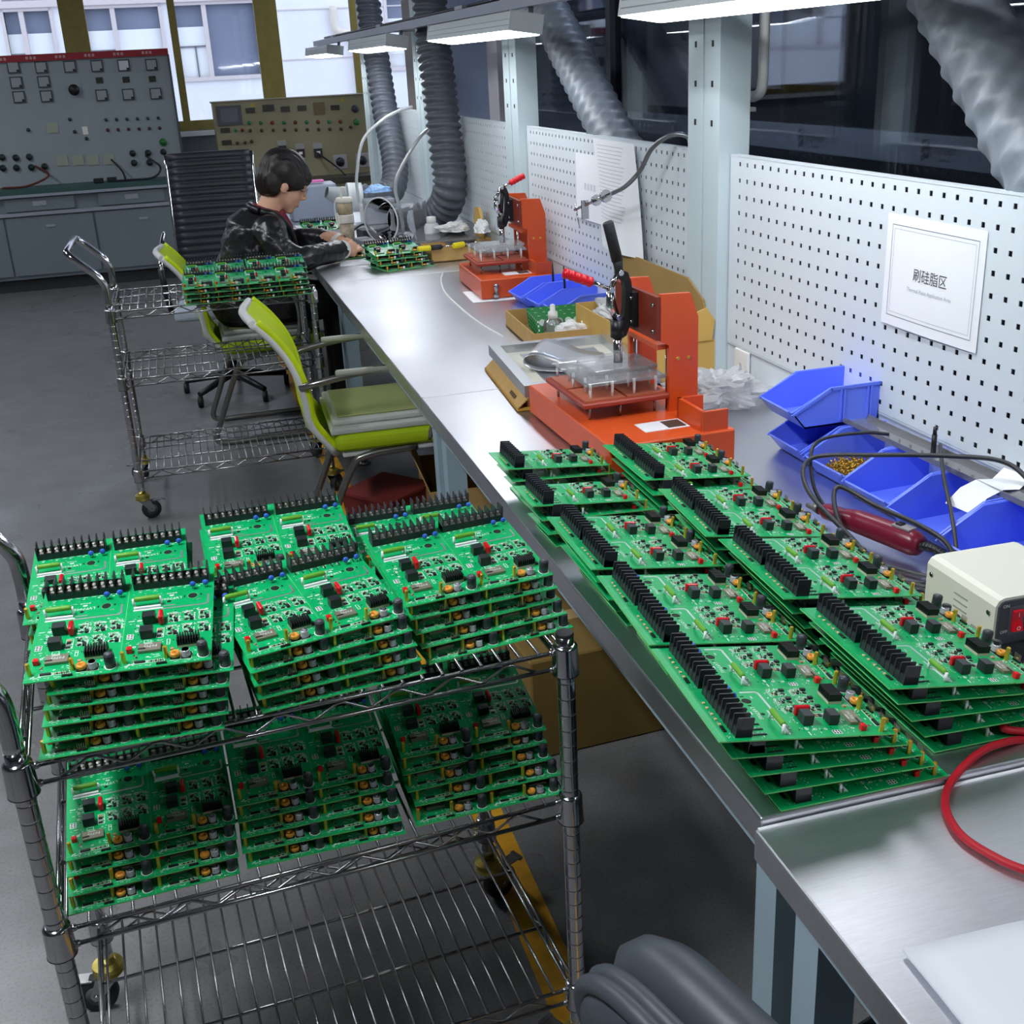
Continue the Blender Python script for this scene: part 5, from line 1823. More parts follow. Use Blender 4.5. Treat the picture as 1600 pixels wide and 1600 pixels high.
face_text('ON', 0.0065, 0.014, 0.088, t)
face_text('OFF', 0.0065, 0.014, 0.050, t)
face_text('HI', 0.0065, 0.076, 0.088, t)
face_text('LO', 0.0065, 0.076, 0.050, t)
face_text('I', 0.008, 0.0315, 0.075, t, -0.0088)
face_text('O', 0.008, 0.0315, 0.056, t, -0.0108)
face_text('I', 0.007, 0.0575, 0.078, t, -0.0112)
face_text('O', 0.007, 0.0575, 0.068, t, -0.0085)
face_text('II', 0.007, 0.0575, 0.058, t, -0.0082)
for y, z in ((0.012, 0.075), (0.143, 0.075)):
    MB().cyl((-0.002, y, z), (0.0, y, z), 0.0035, n=10).obj('cover_screw', chrome, t)
for k in range(5):
    MB().lohi((-0.0008, 0.058, 0.030 + k * 0.010), (0.0002, 0.088, 0.032 + k * 0.010)).obj('vent_slot', mat('vent_shadow', (150, 158, 146), 0.6), t)

# ------------------------------------------------------------------ electric screwdriver and its lead
maroon = mat('maroon_plastic', (112, 24, 48), 0.3)
t = thing('electric_screwdriver', 'maroon electric screwdriver lying in front of the blue bins', 'screwdriver', (1.012, 1.690, 0.782), (0, 0, radians(-73.5)))
b = MB()
b.tube([(0.0, 0, 0), (0.012, 0, 0), (0.05, 0, 0.001), (0.07, 0, 0.002), (0.085, 0, 0.003), (0.16, 0, 0.003), (0.20, 0, 0.002), (0.212, 0, 0.001), (0.215, 0, 0.001)], [0.010, 0.0145, 0.0155, 0.019, 0.0205, 0.0215, 0.0215, 0.017, 0.010], 20)
b.obj('body', maroon, t)
MB().tube([(-0.035, 0, -0.002), (-0.02, 0, -0.001), (-0.004, 0, 0)], [0.004, 0.007, 0.011], 12).obj('chuck', mat('grey_chuck', (120, 120, 124), 0.4, 0.5), t)
MB().lohi((0.160, -0.010, 0.0225), (0.196, 0.010, 0.0255)).obj('switch_plate', mat('switch_grey', (150, 146, 150), 0.4), t)
MB().lohi((0.165, -0.006, 0.0255), (0.176, 0.006, 0.028)).obj('slide_switch', black_pl, t)
st = []
for k in range(24):
    st.append(0.0065 + (0.0016 if k % 3 else 0) - 0.0001 * k)
MB().tube([(0.213 + 0.045 * k / 23, 0, 0.001 + 0.004 * sin(k / 23 * pi)) for k in range(24)], st, 10).obj('strain_relief', black_pl, t)
lead = MB()
lead.tube(catmull([(1.082, 1.438, 0.785), (1.092, 1.405, 0.78), (1.07, 1.37, 0.765), (1.02, 1.40, 0.758), (0.985, 1.50, 0.757), (0.99, 1.60, 0.80), (1.02, 1.655, 0.835), (1.06, 1.59, 0.815), (1.075, 1.50, 0.815), (1.09, 1.44, 0.80), (1.07, 1.40, 0.77), (1.0, 1.43, 0.758), (0.975, 1.56, 0.80), (0.985, 1.70, 0.825), (1.04, 1.78, 0.845), (1.12, 1.70, 0.865), (1.19, 1.60, 0.885), (1.235, 1.52, 0.895), (1.235, 1.45, 0.885), (1.21, 1.36, 0.86), (1.165, 1.22, 0.845), (1.10, 1.15, 0.80)], 8), 0.0042, 8)
tag(lead.obj('screwdriver_lead', mat('black_cable', (40, 42, 46), 0.4), None), 'black screwdriver lead looping over the blue bins to the power box', 'cable')
l2 = MB()
l2.tube(catmull([(1.27, 1.725, 0.853), (1.25, 1.70, 0.866), (1.225, 1.66, 0.862), (1.19, 1.60, 0.845), (1.14, 1.50, 0.81), (1.095, 1.42, 0.775), (1.05, 1.36, 0.757), (0.985, 1.38, 0.757), (0.96, 1.45, 0.757), (0.99, 1.53, 0.757), (1.03, 1.46, 0.757), (1.07, 1.40, 0.758)], 8), 0.0036, 8)
tag(l2.obj('thin_black_lead', mat('black_cable2', (44, 46, 52), 0.4), None), 'thinner black lead hanging from the clear strip to the bench', 'cable')
l3 = MB()
l3.tube(catmull([(1.035, 1.70, 0.765), (1.03, 1.75, 0.80), (1.05, 1.80, 0.85), (1.09, 1.82, 0.865), (1.16, 1.80, 0.872), (1.20, 1.785, 0.868)], 8), 0.0034, 8)
tag(l3.obj('short_black_lead', mat('black_cable', (40, 42, 46), 0.4), None), 'short black lead arching from the screwdriver tip into the screw bin', 'cable')
red_c = mat('red_braided_cable', (170, 14, 34), 0.5, bump=(700, 0.5, 0.001))
r = MB()
r.tube(catmull([(0.98, 0.99, 0.7455), (0.92, 1.00, 0.746), (0.865, 0.995, 0.757), (0.815, 0.985, 0.757), (0.762, 0.960, 0.7462), (0.728, 0.922, 0.7462), (0.714, 0.878, 0.7462), (0.72, 0.84, 0.7462), (0.742, 0.80, 0.7462), (0.80, 0.755, 0.7462), (0.90, 0.74, 0.7462), (0.98, 0.80, 0.7462), (0.99, 0.90, 0.7462), (0.93, 0.985, 0.755), (0.87, 1.012, 0.764), (0.92, 1.03, 0.762), (1.05, 1.00, 0.757)], 8), 0.0048, 10)
tag(r.obj('red_cable', red_c, None), 'red braided cable looped on the nearest bench', 'cable')
m = MB()
v, f = [], []
for i in range(13):
    for j in range(13):
        x, y = i / 12 * 0.42, j / 12 * 0.36
        v.append((x, y, 0.004 + 0.003 * noise.noise(Vector((x * 9, y * 9, 0)))))
for i in range(12):
    for j in range(12):
        f.append((i * 13 + j, (i + 1) * 13 + j, (i + 1) * 13 + j + 1, i * 13 + j + 1))
n0 = len(v)
m.add(v + [(a, b_, c - 0.003) for a, b_, c in v], f + [tuple(q + n0 for q in p)[::-1] for p in f], 0, True)
e = [i * 13 for i in range(13)] + [12 * 13 + j for j in range(1, 13)] + [i * 13 + 12 for i in range(11, -1, -1)] + [j for j in range(11, 0, -1)]
for k in range(len(e)):
    a, b_ = e[k], e[(k + 1) % len(e)]
    m.f.append((a, b_, b_ + n0, a + n0)); m.m.append(0); m.s.append(False)
tag(m.obj('foam_sheet', mat('white_foam', (204, 208, 215), 0.85), None, (0.548, 0.385, 0.7435), (0, 0, radians(-1.5))), 'soft white sheet on the nearest bench corner', 'sheet')
# ------------------------------------------------------------------ stencil tray resting on flattened cardboard, with a foil bag
alu = mat('aluminium_frame', (196, 200, 204), 0.3, 0.85)
t = thing('flattened_carton', 'flattened brown carton under the aluminium stencil frame', 'carton', (0.715, 2.60, 0.752), (0, 0, radians(-4)))
MB().lohi((0, 0, 0), (0.34, 0.43, 0.006)).obj('bottom_sheet', mat('ochre_card', (176, 134, 48), 0.85, var=(20, 0.06)), t)
m = MB()
m.tube([(0.035, 0.01, 0.012), (0.035, 0.20, 0.012), (0.035, 0.42, 0.012)], 0.008, 6)
m.lohi((0.028, 0.01, 0.006), (0.34, 0.43, 0.030))
m.obj('folded_body', cardboard, t)
m = MB()
m.add([(0.0, 0.0, 0.008), (0.028, 0.0, 0.034), (0.028, 0.42, 0.034), (0.0, 0.42, 0.008), (0.002, 0.0, 0.006), (0.030, 0.0, 0.030), (0.030, 0.42, 0.030), (0.002, 0.42, 0.006)], [(0, 1, 2, 3), (7, 6, 5, 4), (0, 4, 5, 1), (2, 6, 7, 3), (0, 3, 7, 4)])
m.obj('side_flap', cardboard, t)
mk = MB()
for k in range(4):
    mk.add([(0.006 + 0.0, 0.06 + k * 0.016, 0.0145), (0.013, 0.06 + k * 0.016, 0.021), (0.013, 0.071 + k * 0.016, 0.021), (0.006, 0.071 + k * 0.016, 0.0145)], [(0, 1, 2, 3)])
mk.obj('printed_marks', mat('brown_ink', (84, 66, 30), 0.8), t, (-0.0012, 0, 0.0012))
t = thing('stencil_frame', 'aluminium framed stencil lying on the flattened carton', 'stencil', (0.735, 2.60, 0.785), (0, 0, radians(-4)))
m = MB()
w, l, fr_ = 0.345, 0.46, 0.028
m.lohi((0, 0, 0), (w, fr_, 0.028)).lohi((0, l - fr_, 0), (w, l, 0.028)).lohi((0, fr_, 0), (fr_, l - fr_, 0.028)).lohi((w - fr_, fr_, 0), (w, l - fr_, 0.028))
m.obj('frame', alu, t)
MB().lohi((fr_, fr_, 0.004), (w - fr_, l - fr_, 0.006)).obj('mesh_border', mat('cream_mesh', (212, 210, 196), 0.7), t)
MB().lohi((0.075, 0.07, 0.006), (w - 0.06, l - 0.06, 0.0072)).obj('steel_foil', mat('foil_grey', (168, 172, 180), 0.3, 0.8), t)
m = MB()
rr = random.Random(4)
for i in range(7):
    for j in range(6):
        m.lohi((0.19 + i * 0.014, 0.22 + j * 0.014, 0.0072), (0.19 + i * 0.014 + rr.uniform(0.004, 0.011), 0.22 + j * 0.014 + rr.uniform(0.003, 0.010), 0.0076))
m.obj('aperture_pattern', mat('aperture_grey', (150, 154, 162), 0.5), t)
# rolled foil bag
t = thing('foil_bag', 'folded silver foil bag lying on the stencil frame', 'bag', (0.865, 2.86, 0.795), (0, 0, radians(-30)))
foil = mat('silver_foil', (198, 200, 204), 0.28, 0.75, bump=(20, 0.15, 0.004))
prof = catmull([(0.15, 0, 0.004), (0.05, 0, 0.003), (0.0, 0, 0.006), (-0.028, 0, 0.018), (-0.03, 0, 0.034), (-0.006, 0, 0.044), (0.04, 0, 0.032), (0.09, 0, 0.014), (0.145, 0, 0.007)], 6)
m = MB()
vs, fs = [], []
for p in prof:
    for j in range(5):
        vs.append((p.x, -0.09 + 0.045 * j, p.z))
for i in range(len(prof) - 1):
    for j in range(4):
        fs.append((i * 5 + j, i * 5 + j + 1, (i + 1) * 5 + j + 1, (i + 1) * 5 + j))
m.add(vs, fs, 0, True)
o = m.obj('foil_sheet', foil, t)
sm = o.modifiers.new('thickness', 'SOLIDIFY')
sm.thickness = 0.0012

# ------------------------------------------------------------------ cartons on the bench
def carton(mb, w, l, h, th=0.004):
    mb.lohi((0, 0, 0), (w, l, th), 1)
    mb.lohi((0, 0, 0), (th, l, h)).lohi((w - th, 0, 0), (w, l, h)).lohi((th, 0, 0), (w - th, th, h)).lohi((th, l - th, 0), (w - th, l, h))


t = thing('small_carton', 'open carton holding upright green boards and a spray bottle', 'carton', (0.93, 3.17, 0.752), (0, 0, radians(-3)))
m = MB()
carton(m, 0.285, 0.37, 0.05)
m.obj('tray', [cardboard, cardboard_in], t)
bd_g = mat('bare_green_board', (16, 128, 56), 0.4)
for r_ in range(7):
    b = MB()
    b.lohi((0, 0, 0), (0.20, 0.0016, 0.062))
    q = b.obj('bare_board', [bd_g], None, (0.985 + 0.003 * r_, 3.30 + r_ * 0.027, 0.757), (radians(-28), 0, radians(-3)))
    tag(q, '%s green board standing in the open carton with the bottle' % (['nearest', 'second', 'third', 'fourth', 'fifth', 'sixth', 'rearmost'][r_]), 'circuit board', 'upright boards in the carton')
    d = MB()
    for k in range(7):
        x = 0.018 + k * 0.027
        d.lathe([(0.0105, 0.0), (0.0105, 0.004)], 14, T=Matrix.Translation((x, -0.0005, 0.044 if r_ % 2 else 0.046)) @ Euler((pi / 2, 0, 0)).to_matrix().to_4x4())
    d.obj('round_cutout', mat('pale_disc', (196, 214, 204), 0.6), q)
    e = MB()
    for k in range(4):
        e.lohi((0.003, -0.0008, 0.008 + k * 0.013), (0.007, 0, 0.014 + k * 0.013))
    e.obj('white_pad', silk, q)
t = thing('spray_bottle', 'small clear dropper bottle with white cap in the carton', 'bottle', (1.02, 3.262, 0.757))
MB().lathe([(0.026, 0.0), (0.030, 0.004), (0.030, 0.045), (0.026, 0.058), (0.014, 0.066), (0.013, 0.070)], 18).obj('bottle_body', clear_mat('bottle_clear', (0.90, 0.92, 0.93), 0.05, 1.0, 0.06, haze=0.15), t)
MB().lathe([(0.0145, 0.066), (0.0145, 0.084), (0.008, 0.088), (0.0075, 0.104), (0.004, 0.107)], 14).obj('cap', white_pl, t)


def crumple(name, label, cat_, c, r, m_, seed, amp=0.35, fr=9.0, nu=40, nv=24, flat=0.0, group=None):
    mb = MB()
    mb.ell((0, 0, 0), (1, 1, 1), nu, nv)
    vs = []
    for p in mb.v:
        d = Vector(p)
        k = 1 + amp * (noise.noise(d * 1.7 + Vector((seed, 0, 0))) * 0.9 + abs(noise.noise(d * fr * 0.45 + Vector((0, seed, 0)))) * 0.8 - 0.25)
        q = Vector((d.x * r[0] * k, d.y * r[1] * k, d.z * r[2] * k))
        if q.z < -flat * r[2]:
            q.z = -flat * r[2] + (q.z + flat * r[2]) * 0.05
        vs.append(tuple(q))
    mb.v = vs
    o = mb.obj(name, m_, None, c)
    for p in o.data.polygons:
        p.use_smooth = False
    return tag(o, label, cat_, group)


tissue = mat('white_tissue', (232, 234, 236), 0.85)
crumple('tissue_wad', 'crumpled white tissue at the front of the open carton', 'tissue', (1.06, 3.215, 0.790), (0.05, 0.03, 0.028), tissue, 1.0)
crumple('tissue_wad', 'crumpled white tissue beside the carton wall by the press', 'tissue', (1.145, 3.235, 0.790), (0.05, 0.035, 0.026), tissue, 5.0)
film = clear_mat('crumpled_film', (0.95, 0.96, 0.97), 0.28, 0.7, 0.05, haze=0.42)
crumple('plastic_bag', 'crumpled clear plastic bag beside the near red press', 'bag', (1.16, 2.455, 0.786), (0.115, 0.10, 0.05), film, 2.0, 0.5, 12, 48, 28, 0.7)
# large carton behind the near press
t = thing('open_carton', 'large open carton with raised flap behind the near red press', 'carton', (1.105, 2.68, 0.752), (0, 0, radians(0)))
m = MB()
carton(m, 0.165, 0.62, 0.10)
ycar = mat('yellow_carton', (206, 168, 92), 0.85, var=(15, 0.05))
m.obj('box_body', [ycar, cardboard_in], t)
fl = MB()
fl.prism([(0.03, 0.10), (0.62, 0.10), (0.70, 0.238), (0.16, 0.233), (0.06, 0.19)], 0.158, 0.163, 'x')
fl.obj('raised_flap', [mat('carton_flap', (160, 130, 76), 0.9, var=(12, 0.06))], t)
fl = MB()
fl.prism([(0.0, 0.10), (0.155, 0.10), (0.163, 0.15), (0.14, 0.185), (0.08, 0.165), (0.03, 0.13)], -0.004, 0.0, 'y')
fl.obj('end_flap', ycar, t)
crumple('plastic_wrap', 'white plastic wrap stuffed into the large open carton', 'wrap', (1.18, 3.10, 0.845), (0.06, 0.16, 0.045), film, 8.0, 0.5, 12)
# small things on the person's bench
tag(MB().lohi((0, 0, 0), (0.16, 0.22, 0.001)).obj('paper_sheet', white_paper, None, (0.945, 3.955, 0.7512), (0, 0, radians(-4))), 'white paper partly under the far red press', 'paper')
t = thing('low_carton', 'low brown carton with yellow handled screwdrivers across it', 'carton', (1.0, 4.885, 0.752), (0, 0, radians(2)))
m = MB()
carton(m, 0.28, 0.20, 0.055)
m.obj('tray', [cardboard, cardboard_in], t)
yel = mat('yellow_grip', (226, 206, 20), 0.4)
for i, (x, y, a, lb) in enumerate(((0.935, 4.86, 6, 'yellow and black screwdriver at the carton corner'), (1.09, 4.862, 24, 'yellow and black screwdriver in the middle of the low carton'))):
    t = thing('screwdriver', lb, 'screwdriver', (x, y, 0.818), (0, 0, radians(a)), 'yellow screwdrivers')
    MB().tube([(0, 0, 0), (0.005, 0, 0), (0.055, 0, 0), (0.06, 0, 0)], [0.008, 0.0125, 0.0125, 0.008], 12).obj('handle', yel, t)
    MB().tube([(0.058, 0, 0), (0.105, 0, 0), (0.112, 0, 0)], [0.011, 0.011, 0.005], 12).obj('black_grip', black_pl, t)
    MB().cyl((0.11, 0, 0), (0.18, 0, 0), 0.003, n=8).obj('shaft', chrome, t)
# clear lidded tray of parts
t = thing('blister_tray', 'clear blister tray of small parts leaning on the low carton', 'tray', (0.965, 5.13, 0.79), (radians(3), radians(-2), radians(-18)))
MB().lohi((0, 0, 0), (0.32, 0.34, 0.012)).obj('tray', mat('blue_grey_tray', (120, 136, 156), 0.4, var=(60, 0.45)), t)
m = MB()
rr = random.Random(9)
for i in range(15):
    for j in range(15):
        if rr.random() < 0.8:
            x, y = 0.012 + i * 0.0205, 0.012 + j * 0.0215
            m.lohi((x, y, 0.012), (x + rr.uniform(0.006, 0.016), y + rr.uniform(0.005, 0.014), 0.012 + rr.uniform(0.002, 0.008)), rr.choice((0, 0, 1, 2)))
o = m.obj('small_parts', [silver_m, mat('blue_part', (60, 84, 120), 0.4), white_pl], t)
o['kind'] = 'stuff'
MB().lohi((-0.006, -0.006, 0.0225), (0.326, 0.346, 0.0235)).lohi((-0.006, -0.006, 0.012), (-0.005, 0.346, 0.0225)).lohi((-0.006, -0.006, 0.012), (0.326, -0.005, 0.0225)).obj('clear_lid', clear_pl, t)
crumple('plastic_bag', 'clear bag of white parts on the blister tray', 'bag', (1.16, 5.16, 0.845), (0.075, 0.08, 0.03), mat('frosty_white', (224, 226, 226), 0.5), 3.0, 0.5, 14)
crumple('plastic_bag', 'white crumpled bag behind the far red press', 'bag', (1.24, 4.95, 0.855), (0.035, 0.05, 0.05), mat('frosty_white', (224, 226, 226), 0.5), 6.0, 0.4, 12)
t = thing('white_bottle', 'white capped bottle beside the clear blister tray', 'bottle', (1.09, 5.28, 0.752))
MB().lathe([(0.034, 0.0), (0.035, 0.004), (0.035, 0.10), (0.028, 0.112), (0.020, 0.116)], 18).obj('bottle_body', mat('translucent_white', (208, 212, 214), 0.4), t)
MB().lathe([(0.022, 0.112), (0.022, 0.140), (0.019, 0.143), (0, 0.143)], 18).obj('cap', white_pl, t)
t = thing('folded_carton', 'rounded brown carton flap between the hose and the pegboard', 'carton', (1.235, 5.08, 0.752))
m = MB()
m.prism([(0, 0), (0.12, 0), (0.12, 0.15), (0.09, 0.19), (0.03, 0.19), (0, 0.15)], 0, 0.012, 'x', T=TR((0.02, -0.06, 0)))
m.lohi((0.0, -0.08, 0), (0.06, 0.07, 0.06))
m.obj('carton_flap', mat('yellow_carton', (206, 168, 92), 0.85), t)
# tumbler
t = thing('tumbler_cup', 'white lidded tumbler with strap and floral print before the person', 'cup', (0.755, 5.66, 0.752))
MB().lathe([(0.030, 0.0), (0.034, 0.004), (0.036, 0.10)], 20).obj('printed_base', mat('floral_base', (170, 156, 132), 0.4, var=(28, 0.5)), t)
MB().lathe([(0.0385, 0.10), (0.0395, 0.105), (0.0395, 0.135), (0.0385, 0.14)], 20).obj('sleeve', mat('ivory_plastic', (228, 224, 212), 0.45), t)
MB().lathe([(0.0365, 0.14), (0.0375, 0.195)], 20).obj('printed_body', mat('floral_body', (186, 170, 140), 0.4, var=(24, 0.45)), t)
MB().lathe([(0.0405, 0.195), (0.0415, 0.20), (0.0415, 0.212), (0.036, 0.218), (0, 0.218)], 20).obj('lid', mat('ivory_plastic', (228, 224, 212), 0.45), t)
MB().tube(catmull([(-0.012, 0, 0.216), (-0.012, 0, 0.245), (-0.006, 0, 0.262), (0.004, 0, 0.258), (0.006, 0, 0.24)], 5), 0.0055, 8).obj('straw_spout', mat('ivory_plastic', (228, 224, 212), 0.45), t)
MB().tube(catmull([(-0.040, 0, 0.205), (-0.048, -0.006, 0.18), (-0.046, -0.010, 0.12), (-0.04, -0.014, 0.09), (-0.036, -0.016, 0.10), (-0.040, -0.012, 0.15)], 6), 0.004, 8).obj('carry_strap', white_pl, t)
# gooseneck tubes standing up to the uprights
gn = mat('white_grey_gooseneck', (206, 210, 212), 0.3, 0.3)
t = thing('gooseneck_stand', 'white gooseneck tube bowing up past the farthest dark hose', 'gooseneck', (0.995, 6.42, 0.752))
MB().rbox((-0.055, -0.04, 0), (0.055, 0.04, 0.10), 0.008).obj('base_block', mat('milky_collar', (212, 216, 218), 0.4), t)
MB().tube(catmull([(-0.06, 0, 0.10), (-0.062, 0, 0.16), (-0.058, 0, 0.25), (-0.01, 0.0, 0.42), (0.09, 0.0, 0.51), (0.20, 0.02, 0.56), (0.28, 0.04, 0.575)], 8), 0.0085, 10).obj('flexible_tube', gn, t)
t = thing('gooseneck_stand', 'white gooseneck tube bowing up in front of the middle dark hose', 'gooseneck', (1.01, 5.55, 0.752))
MB().tube(catmull([(0.0, 0.03, 0.0), (-0.002, 0.01, 0.08), (-0.014, 0, 0.17), (-0.025, 0, 0.25), (0.0, 0.0, 0.325), (0.09, 0.0, 0.45), (0.165, 0.03, 0.505), (0.27, 0.06, 0.53)], 8), 0.0085, 10).obj('flexible_tube', gn, t)
MB().lathe([(0.03, 0), (0.03, 0.012), (0.012, 0.02)], 14, c=(0, 0.03)).obj('clamp_foot', chrome_dull, t)
# blue and white cloth, red capped flask, leads, pink note, phone, papers
crumple('blue_cloth', 'blue and white folded cloth by the far upright', 'cloth', (1.03, 6.35, 0.915), (0.07, 0.05, 0.035), mat('blue_white_cloth', (150, 186, 236), 0.8, var=(9, 0.35)), 4.0, 0.3)
tag(MB().rbox((0, 0, 0), (0.16, 0.12, 0.13), 0.008).obj('grey_instrument', mat('grey_instrument', (150, 156, 166), 0.5), None, (0.95, 6.29, 0.752)), 'grey instrument box under the blue cloth', 'instrument')
t = thing('flux_flask', 'clear flask with a red cap behind the clear cone', 'flask', (1.155, 5.60, 0.752))
MB().lathe([(0.045, 0.0), (0.047, 0.005), (0.045, 0.06), (0.02, 0.12), (0.012, 0.145)], 18).obj('flask_body', MATS['bottle_clear'], t)
MB().lathe([(0.015, 0.142), (0.015, 0.166), (0.010, 0.170), (0, 0.170)], 14).obj('red_cap', red_g, t)
tag(MB().rbox((0, 0, 0), (0.10, 0.06, 0.012), 0.003).obj('pink_note_pad', mat('pink_paper', (232, 120, 186), 0.6), None, (0.70, 6.75, 0.95)), 'pink pad lying on the grey case beyond the person', 'note pad')
tag(MB().rbox((0, 0, 0), (0.26, 0.20, 0.19), 0.01).obj('grey_case', mat('blue_grey_case', (150, 160, 178), 0.5), None, (0.60, 6.70, 0.752)), 'blue grey case behind the seated person', 'case')
tag(MB().lohi((0, 0, 0), (0.30, 0.21, 0.0015)).obj('paper_sheet', white_paper, None, (0.60, 6.32, 0.7512), (0, 0, radians(4))), 'white paper lying behind the person', 'paper')
t = thing('test_meter', 'grey tester with dark screen beside the clear cone', 'tester', (0.80, 5.50, 0.752), (0, 0, radians(10)))
MB().rbox((0, 0, 0), (0.075, 0.15, 0.03), 0.005).obj('case', mat('tester_grey', (120, 124, 132), 0.5), t)
MB().lohi((0.01, 0.05, 0.03), (0.065, 0.10, 0.031)).obj('screen', black_pl, t)
tag(MB().lohi((0, 0, 0), (0.22, 0.16, 0.001)).obj('paper_sheet', white_paper, None, (0.625, 5.02, 0.7512), (0, 0, radians(-8))), 'white paper under the person working hands', 'paper')
for i, (p, lb) in enumerate(((((0.80, 5.95, 0.76), (0.86, 5.8, 0.82), (0.90, 5.7, 0.78), (0.95, 5.62, 0.80), (1.0, 5.55, 0.76)), 'black lead tangled behind the tumbler'),
                             (((1.0, 5.9, 0.76), (1.05, 5.8, 0.86), (1.12, 5.7, 0.88), (1.18, 5.62, 0.82), (1.2, 5.5, 0.76)), 'black lead arching over the clear flask'),
                             (((0.70, 5.2, 0.757), (0.80, 5.3, 0.757), (0.88, 5.36, 0.765), (0.93, 5.40, 0.757)), 'black lead lying in front of the clear cone'))):
    tag(MB().tube(catmull(p, 8), 0.005, 8).obj('black_lead', black_pl, None), lb, 'cable')
tag(MB().rbox((0, 0, 0), (0.16, 0.10, 0.05), 0.006).obj('soldering_station', mat('dark_station', (54, 56, 62), 0.5), None, (0.84, 5.72, 0.752), (0, 0, radians(12))), 'dark soldering station beside the tumbler', 'soldering station')
panel('topmost green board leaning beyond the tumbler', 'loose boards at the person bench', (0.69, 5.86, 0.80), radians(4), 0.10, 2, True)
panel('small green board under the person fingers', 'loose boards at the person bench', (0.735, 5.20, 0.7535), radians(20), 0, 1, False)
tag(MB().tube(catmull([(0.985, 4.62, 0.7515), (0.94, 4.45, 0.7515), (0.90, 4.2, 0.7515), (0.885, 3.9, 0.7515), (0.885, 3.6, 0.7515), (0.90, 3.4, 0.7515)], 8), 0.0035, 6).obj('white_wire', white_pl, None), 'thin white wire trailing along the bright bench top', 'wire')

# ------------------------------------------------------------------ pegboard papers and the gooseneck clamp
def sheet(name, label, cat_, y0, y1, z0, z1, x, bow=0.01, skew=0.0):
    m = MB()
    vs, fs = [], []
    n = 8
    for i in range(n + 1):
        for j in range(n + 1):
            u, v = i / n, j / n
            vs.append((x - bow * sin(pi * u) * (1 - v) - bow * 0.4 * (1 - v) ** 2 + 0.0, y0 + (y1 - y0) * u + skew * (1 - v), z0 + (z1 - z0) * v))
    for i in range(n):
        for j in range(n):
            fs.append((i * (n + 1) + j, (i + 1) * (n + 1) + j, (i + 1) * (n + 1) + j + 1, i * (n + 1) + j + 1))
    m.add(vs, fs, 0, True)
    t = thing(name, label, cat_, (0, 0, 0))
    o = m.obj('paper', white_paper, t)
    sm = o.modifiers.new('thickness', 'SOLIDIFY')
    sm.thickness = 0.0004
    sm.offset = 0
    sm.use_rim = False
    return t, (lambda u, v, d: (x - bow * sin(pi * u) * (1 - v) - bow * 0.4 * (1 - v) ** 2 - d, y0 + (y1 - y0) * u + skew * (1 - v), z0 + (z1 - z0) * v))


sg, SP = sheet('paper_sign', 'white paper sign with framed Chinese lettering on the near pegboard', 'sign', 1.985, 1.690, 1.030, 1.240, 1.2985, 0.003)


def on_sheet(name, rects, m_, parent, SPf, d=0.0006):
    q = MB()
    for (u0, v0, u1, v1) in rects:
        n = max(1, int(max(abs(u1 - u0), abs(v1 - v0)) * 10))
        for k in range(n):
            if abs(u1 - u0) >= abs(v1 - v0):
                a, b_ = u0 + (u1 - u0) * k / n, u0 + (u1 - u0) * (k + 1) / n
                q.quad(SPf(a, v0, d), SPf(b_, v0, d), SPf(b_, v1, d), SPf(a, v1, d))
            else:
                a, b_ = v0 + (v1 - v0) * k / n, v0 + (v1 - v0) * (k + 1) / n
                q.quad(SPf(u0, a, d), SPf(u1, a, d), SPf(u1, b_, d), SPf(u0, b_, d))
    return q.obj(name, m_, parent)


def frame_rects(a, b_, c, d, w, h):
    return [(a, b_, c, b_ + h), (a, d - h, c, d), (a, b_, a + w, d), (c - w, b_, c, d)]


on_sheet('outer_border', frame_rects(0.06, 0.09, 0.94, 0.91, 0.004, 0.006), ink_grey, sg, SP)
on_sheet('inner_border', frame_rects(0.085, 0.125, 0.915, 0.875, 0.0025, 0.0035), mat('pale_ink', (170, 174, 184), 0.8), sg, SP)


def sheet_text(body, size, uc, vc, m_, parent, SPf, wid, hgt, name='lettering'):
    tv, tf = _TXT[(body, size)]
    q = MB()
    q.add([SPf(uc + p[0] / wid, vc + p[1] / hgt, 0.0007) for p in tv], tf)
    return q.obj(name, m_, parent)


sheet_text('\u5237\u7845\u8102\u533a', 0.026, 0.5, 0.50, mat('dark_ink', (64, 66, 74), 0.8), sg, SP, 0.295, 0.21, 'chinese_lettering')
sheet_text('Thermal Paste Application Area', 0.0105, 0.5, 0.37, mat('pale_ink', (170, 174, 184), 0.8), sg, SP, 0.295, 0.21, 'english_lettering')
s2, SP2 = sheet('paper_sign', 'white paper sign half hidden on the pegboard above the presses', 'sign', 3.83, 3.535, 1.035, 1.245, 1.2972, 0.004)
on_sheet('faint_print', [(0.30, 0.46, 0.37, 0.56), (0.40, 0.46, 0.47, 0.56), (0.50, 0.46, 0.57, 0.56), (0.60, 0.46, 0.67, 0.56)], mat('very_pale_ink', (206, 210, 216), 0.8), s2, SP2)
s3, SP3 = sheet('hanging_sheet', 'long printed sheet hanging askew behind the gooseneck clamp', 'paper', 3.62, 3.27, 0.985, 1.30, 1.285, 0.03, -0.10)
on_sheet('printed_rows', [(0.08, 0.94 - 0.035 * k, 0.75 - 0.02 * (k % 5), 0.947 - 0.035 * k) for k in range(20)], mat('faint_grey_ink', (196, 200, 206), 0.8), s3, SP3)
s4, SP4 = sheet('hanging_sheet', 'white sheet pinned on the pegboard by the middle dark hose', 'paper', 5.66, 5.36, 1.0, 1.22, 1.2972, 0.004)
t = thing('gooseneck_clamp', 'chrome gooseneck clamp hooked over the pegboard above the near press', 'clamp', (0, 0, 0))
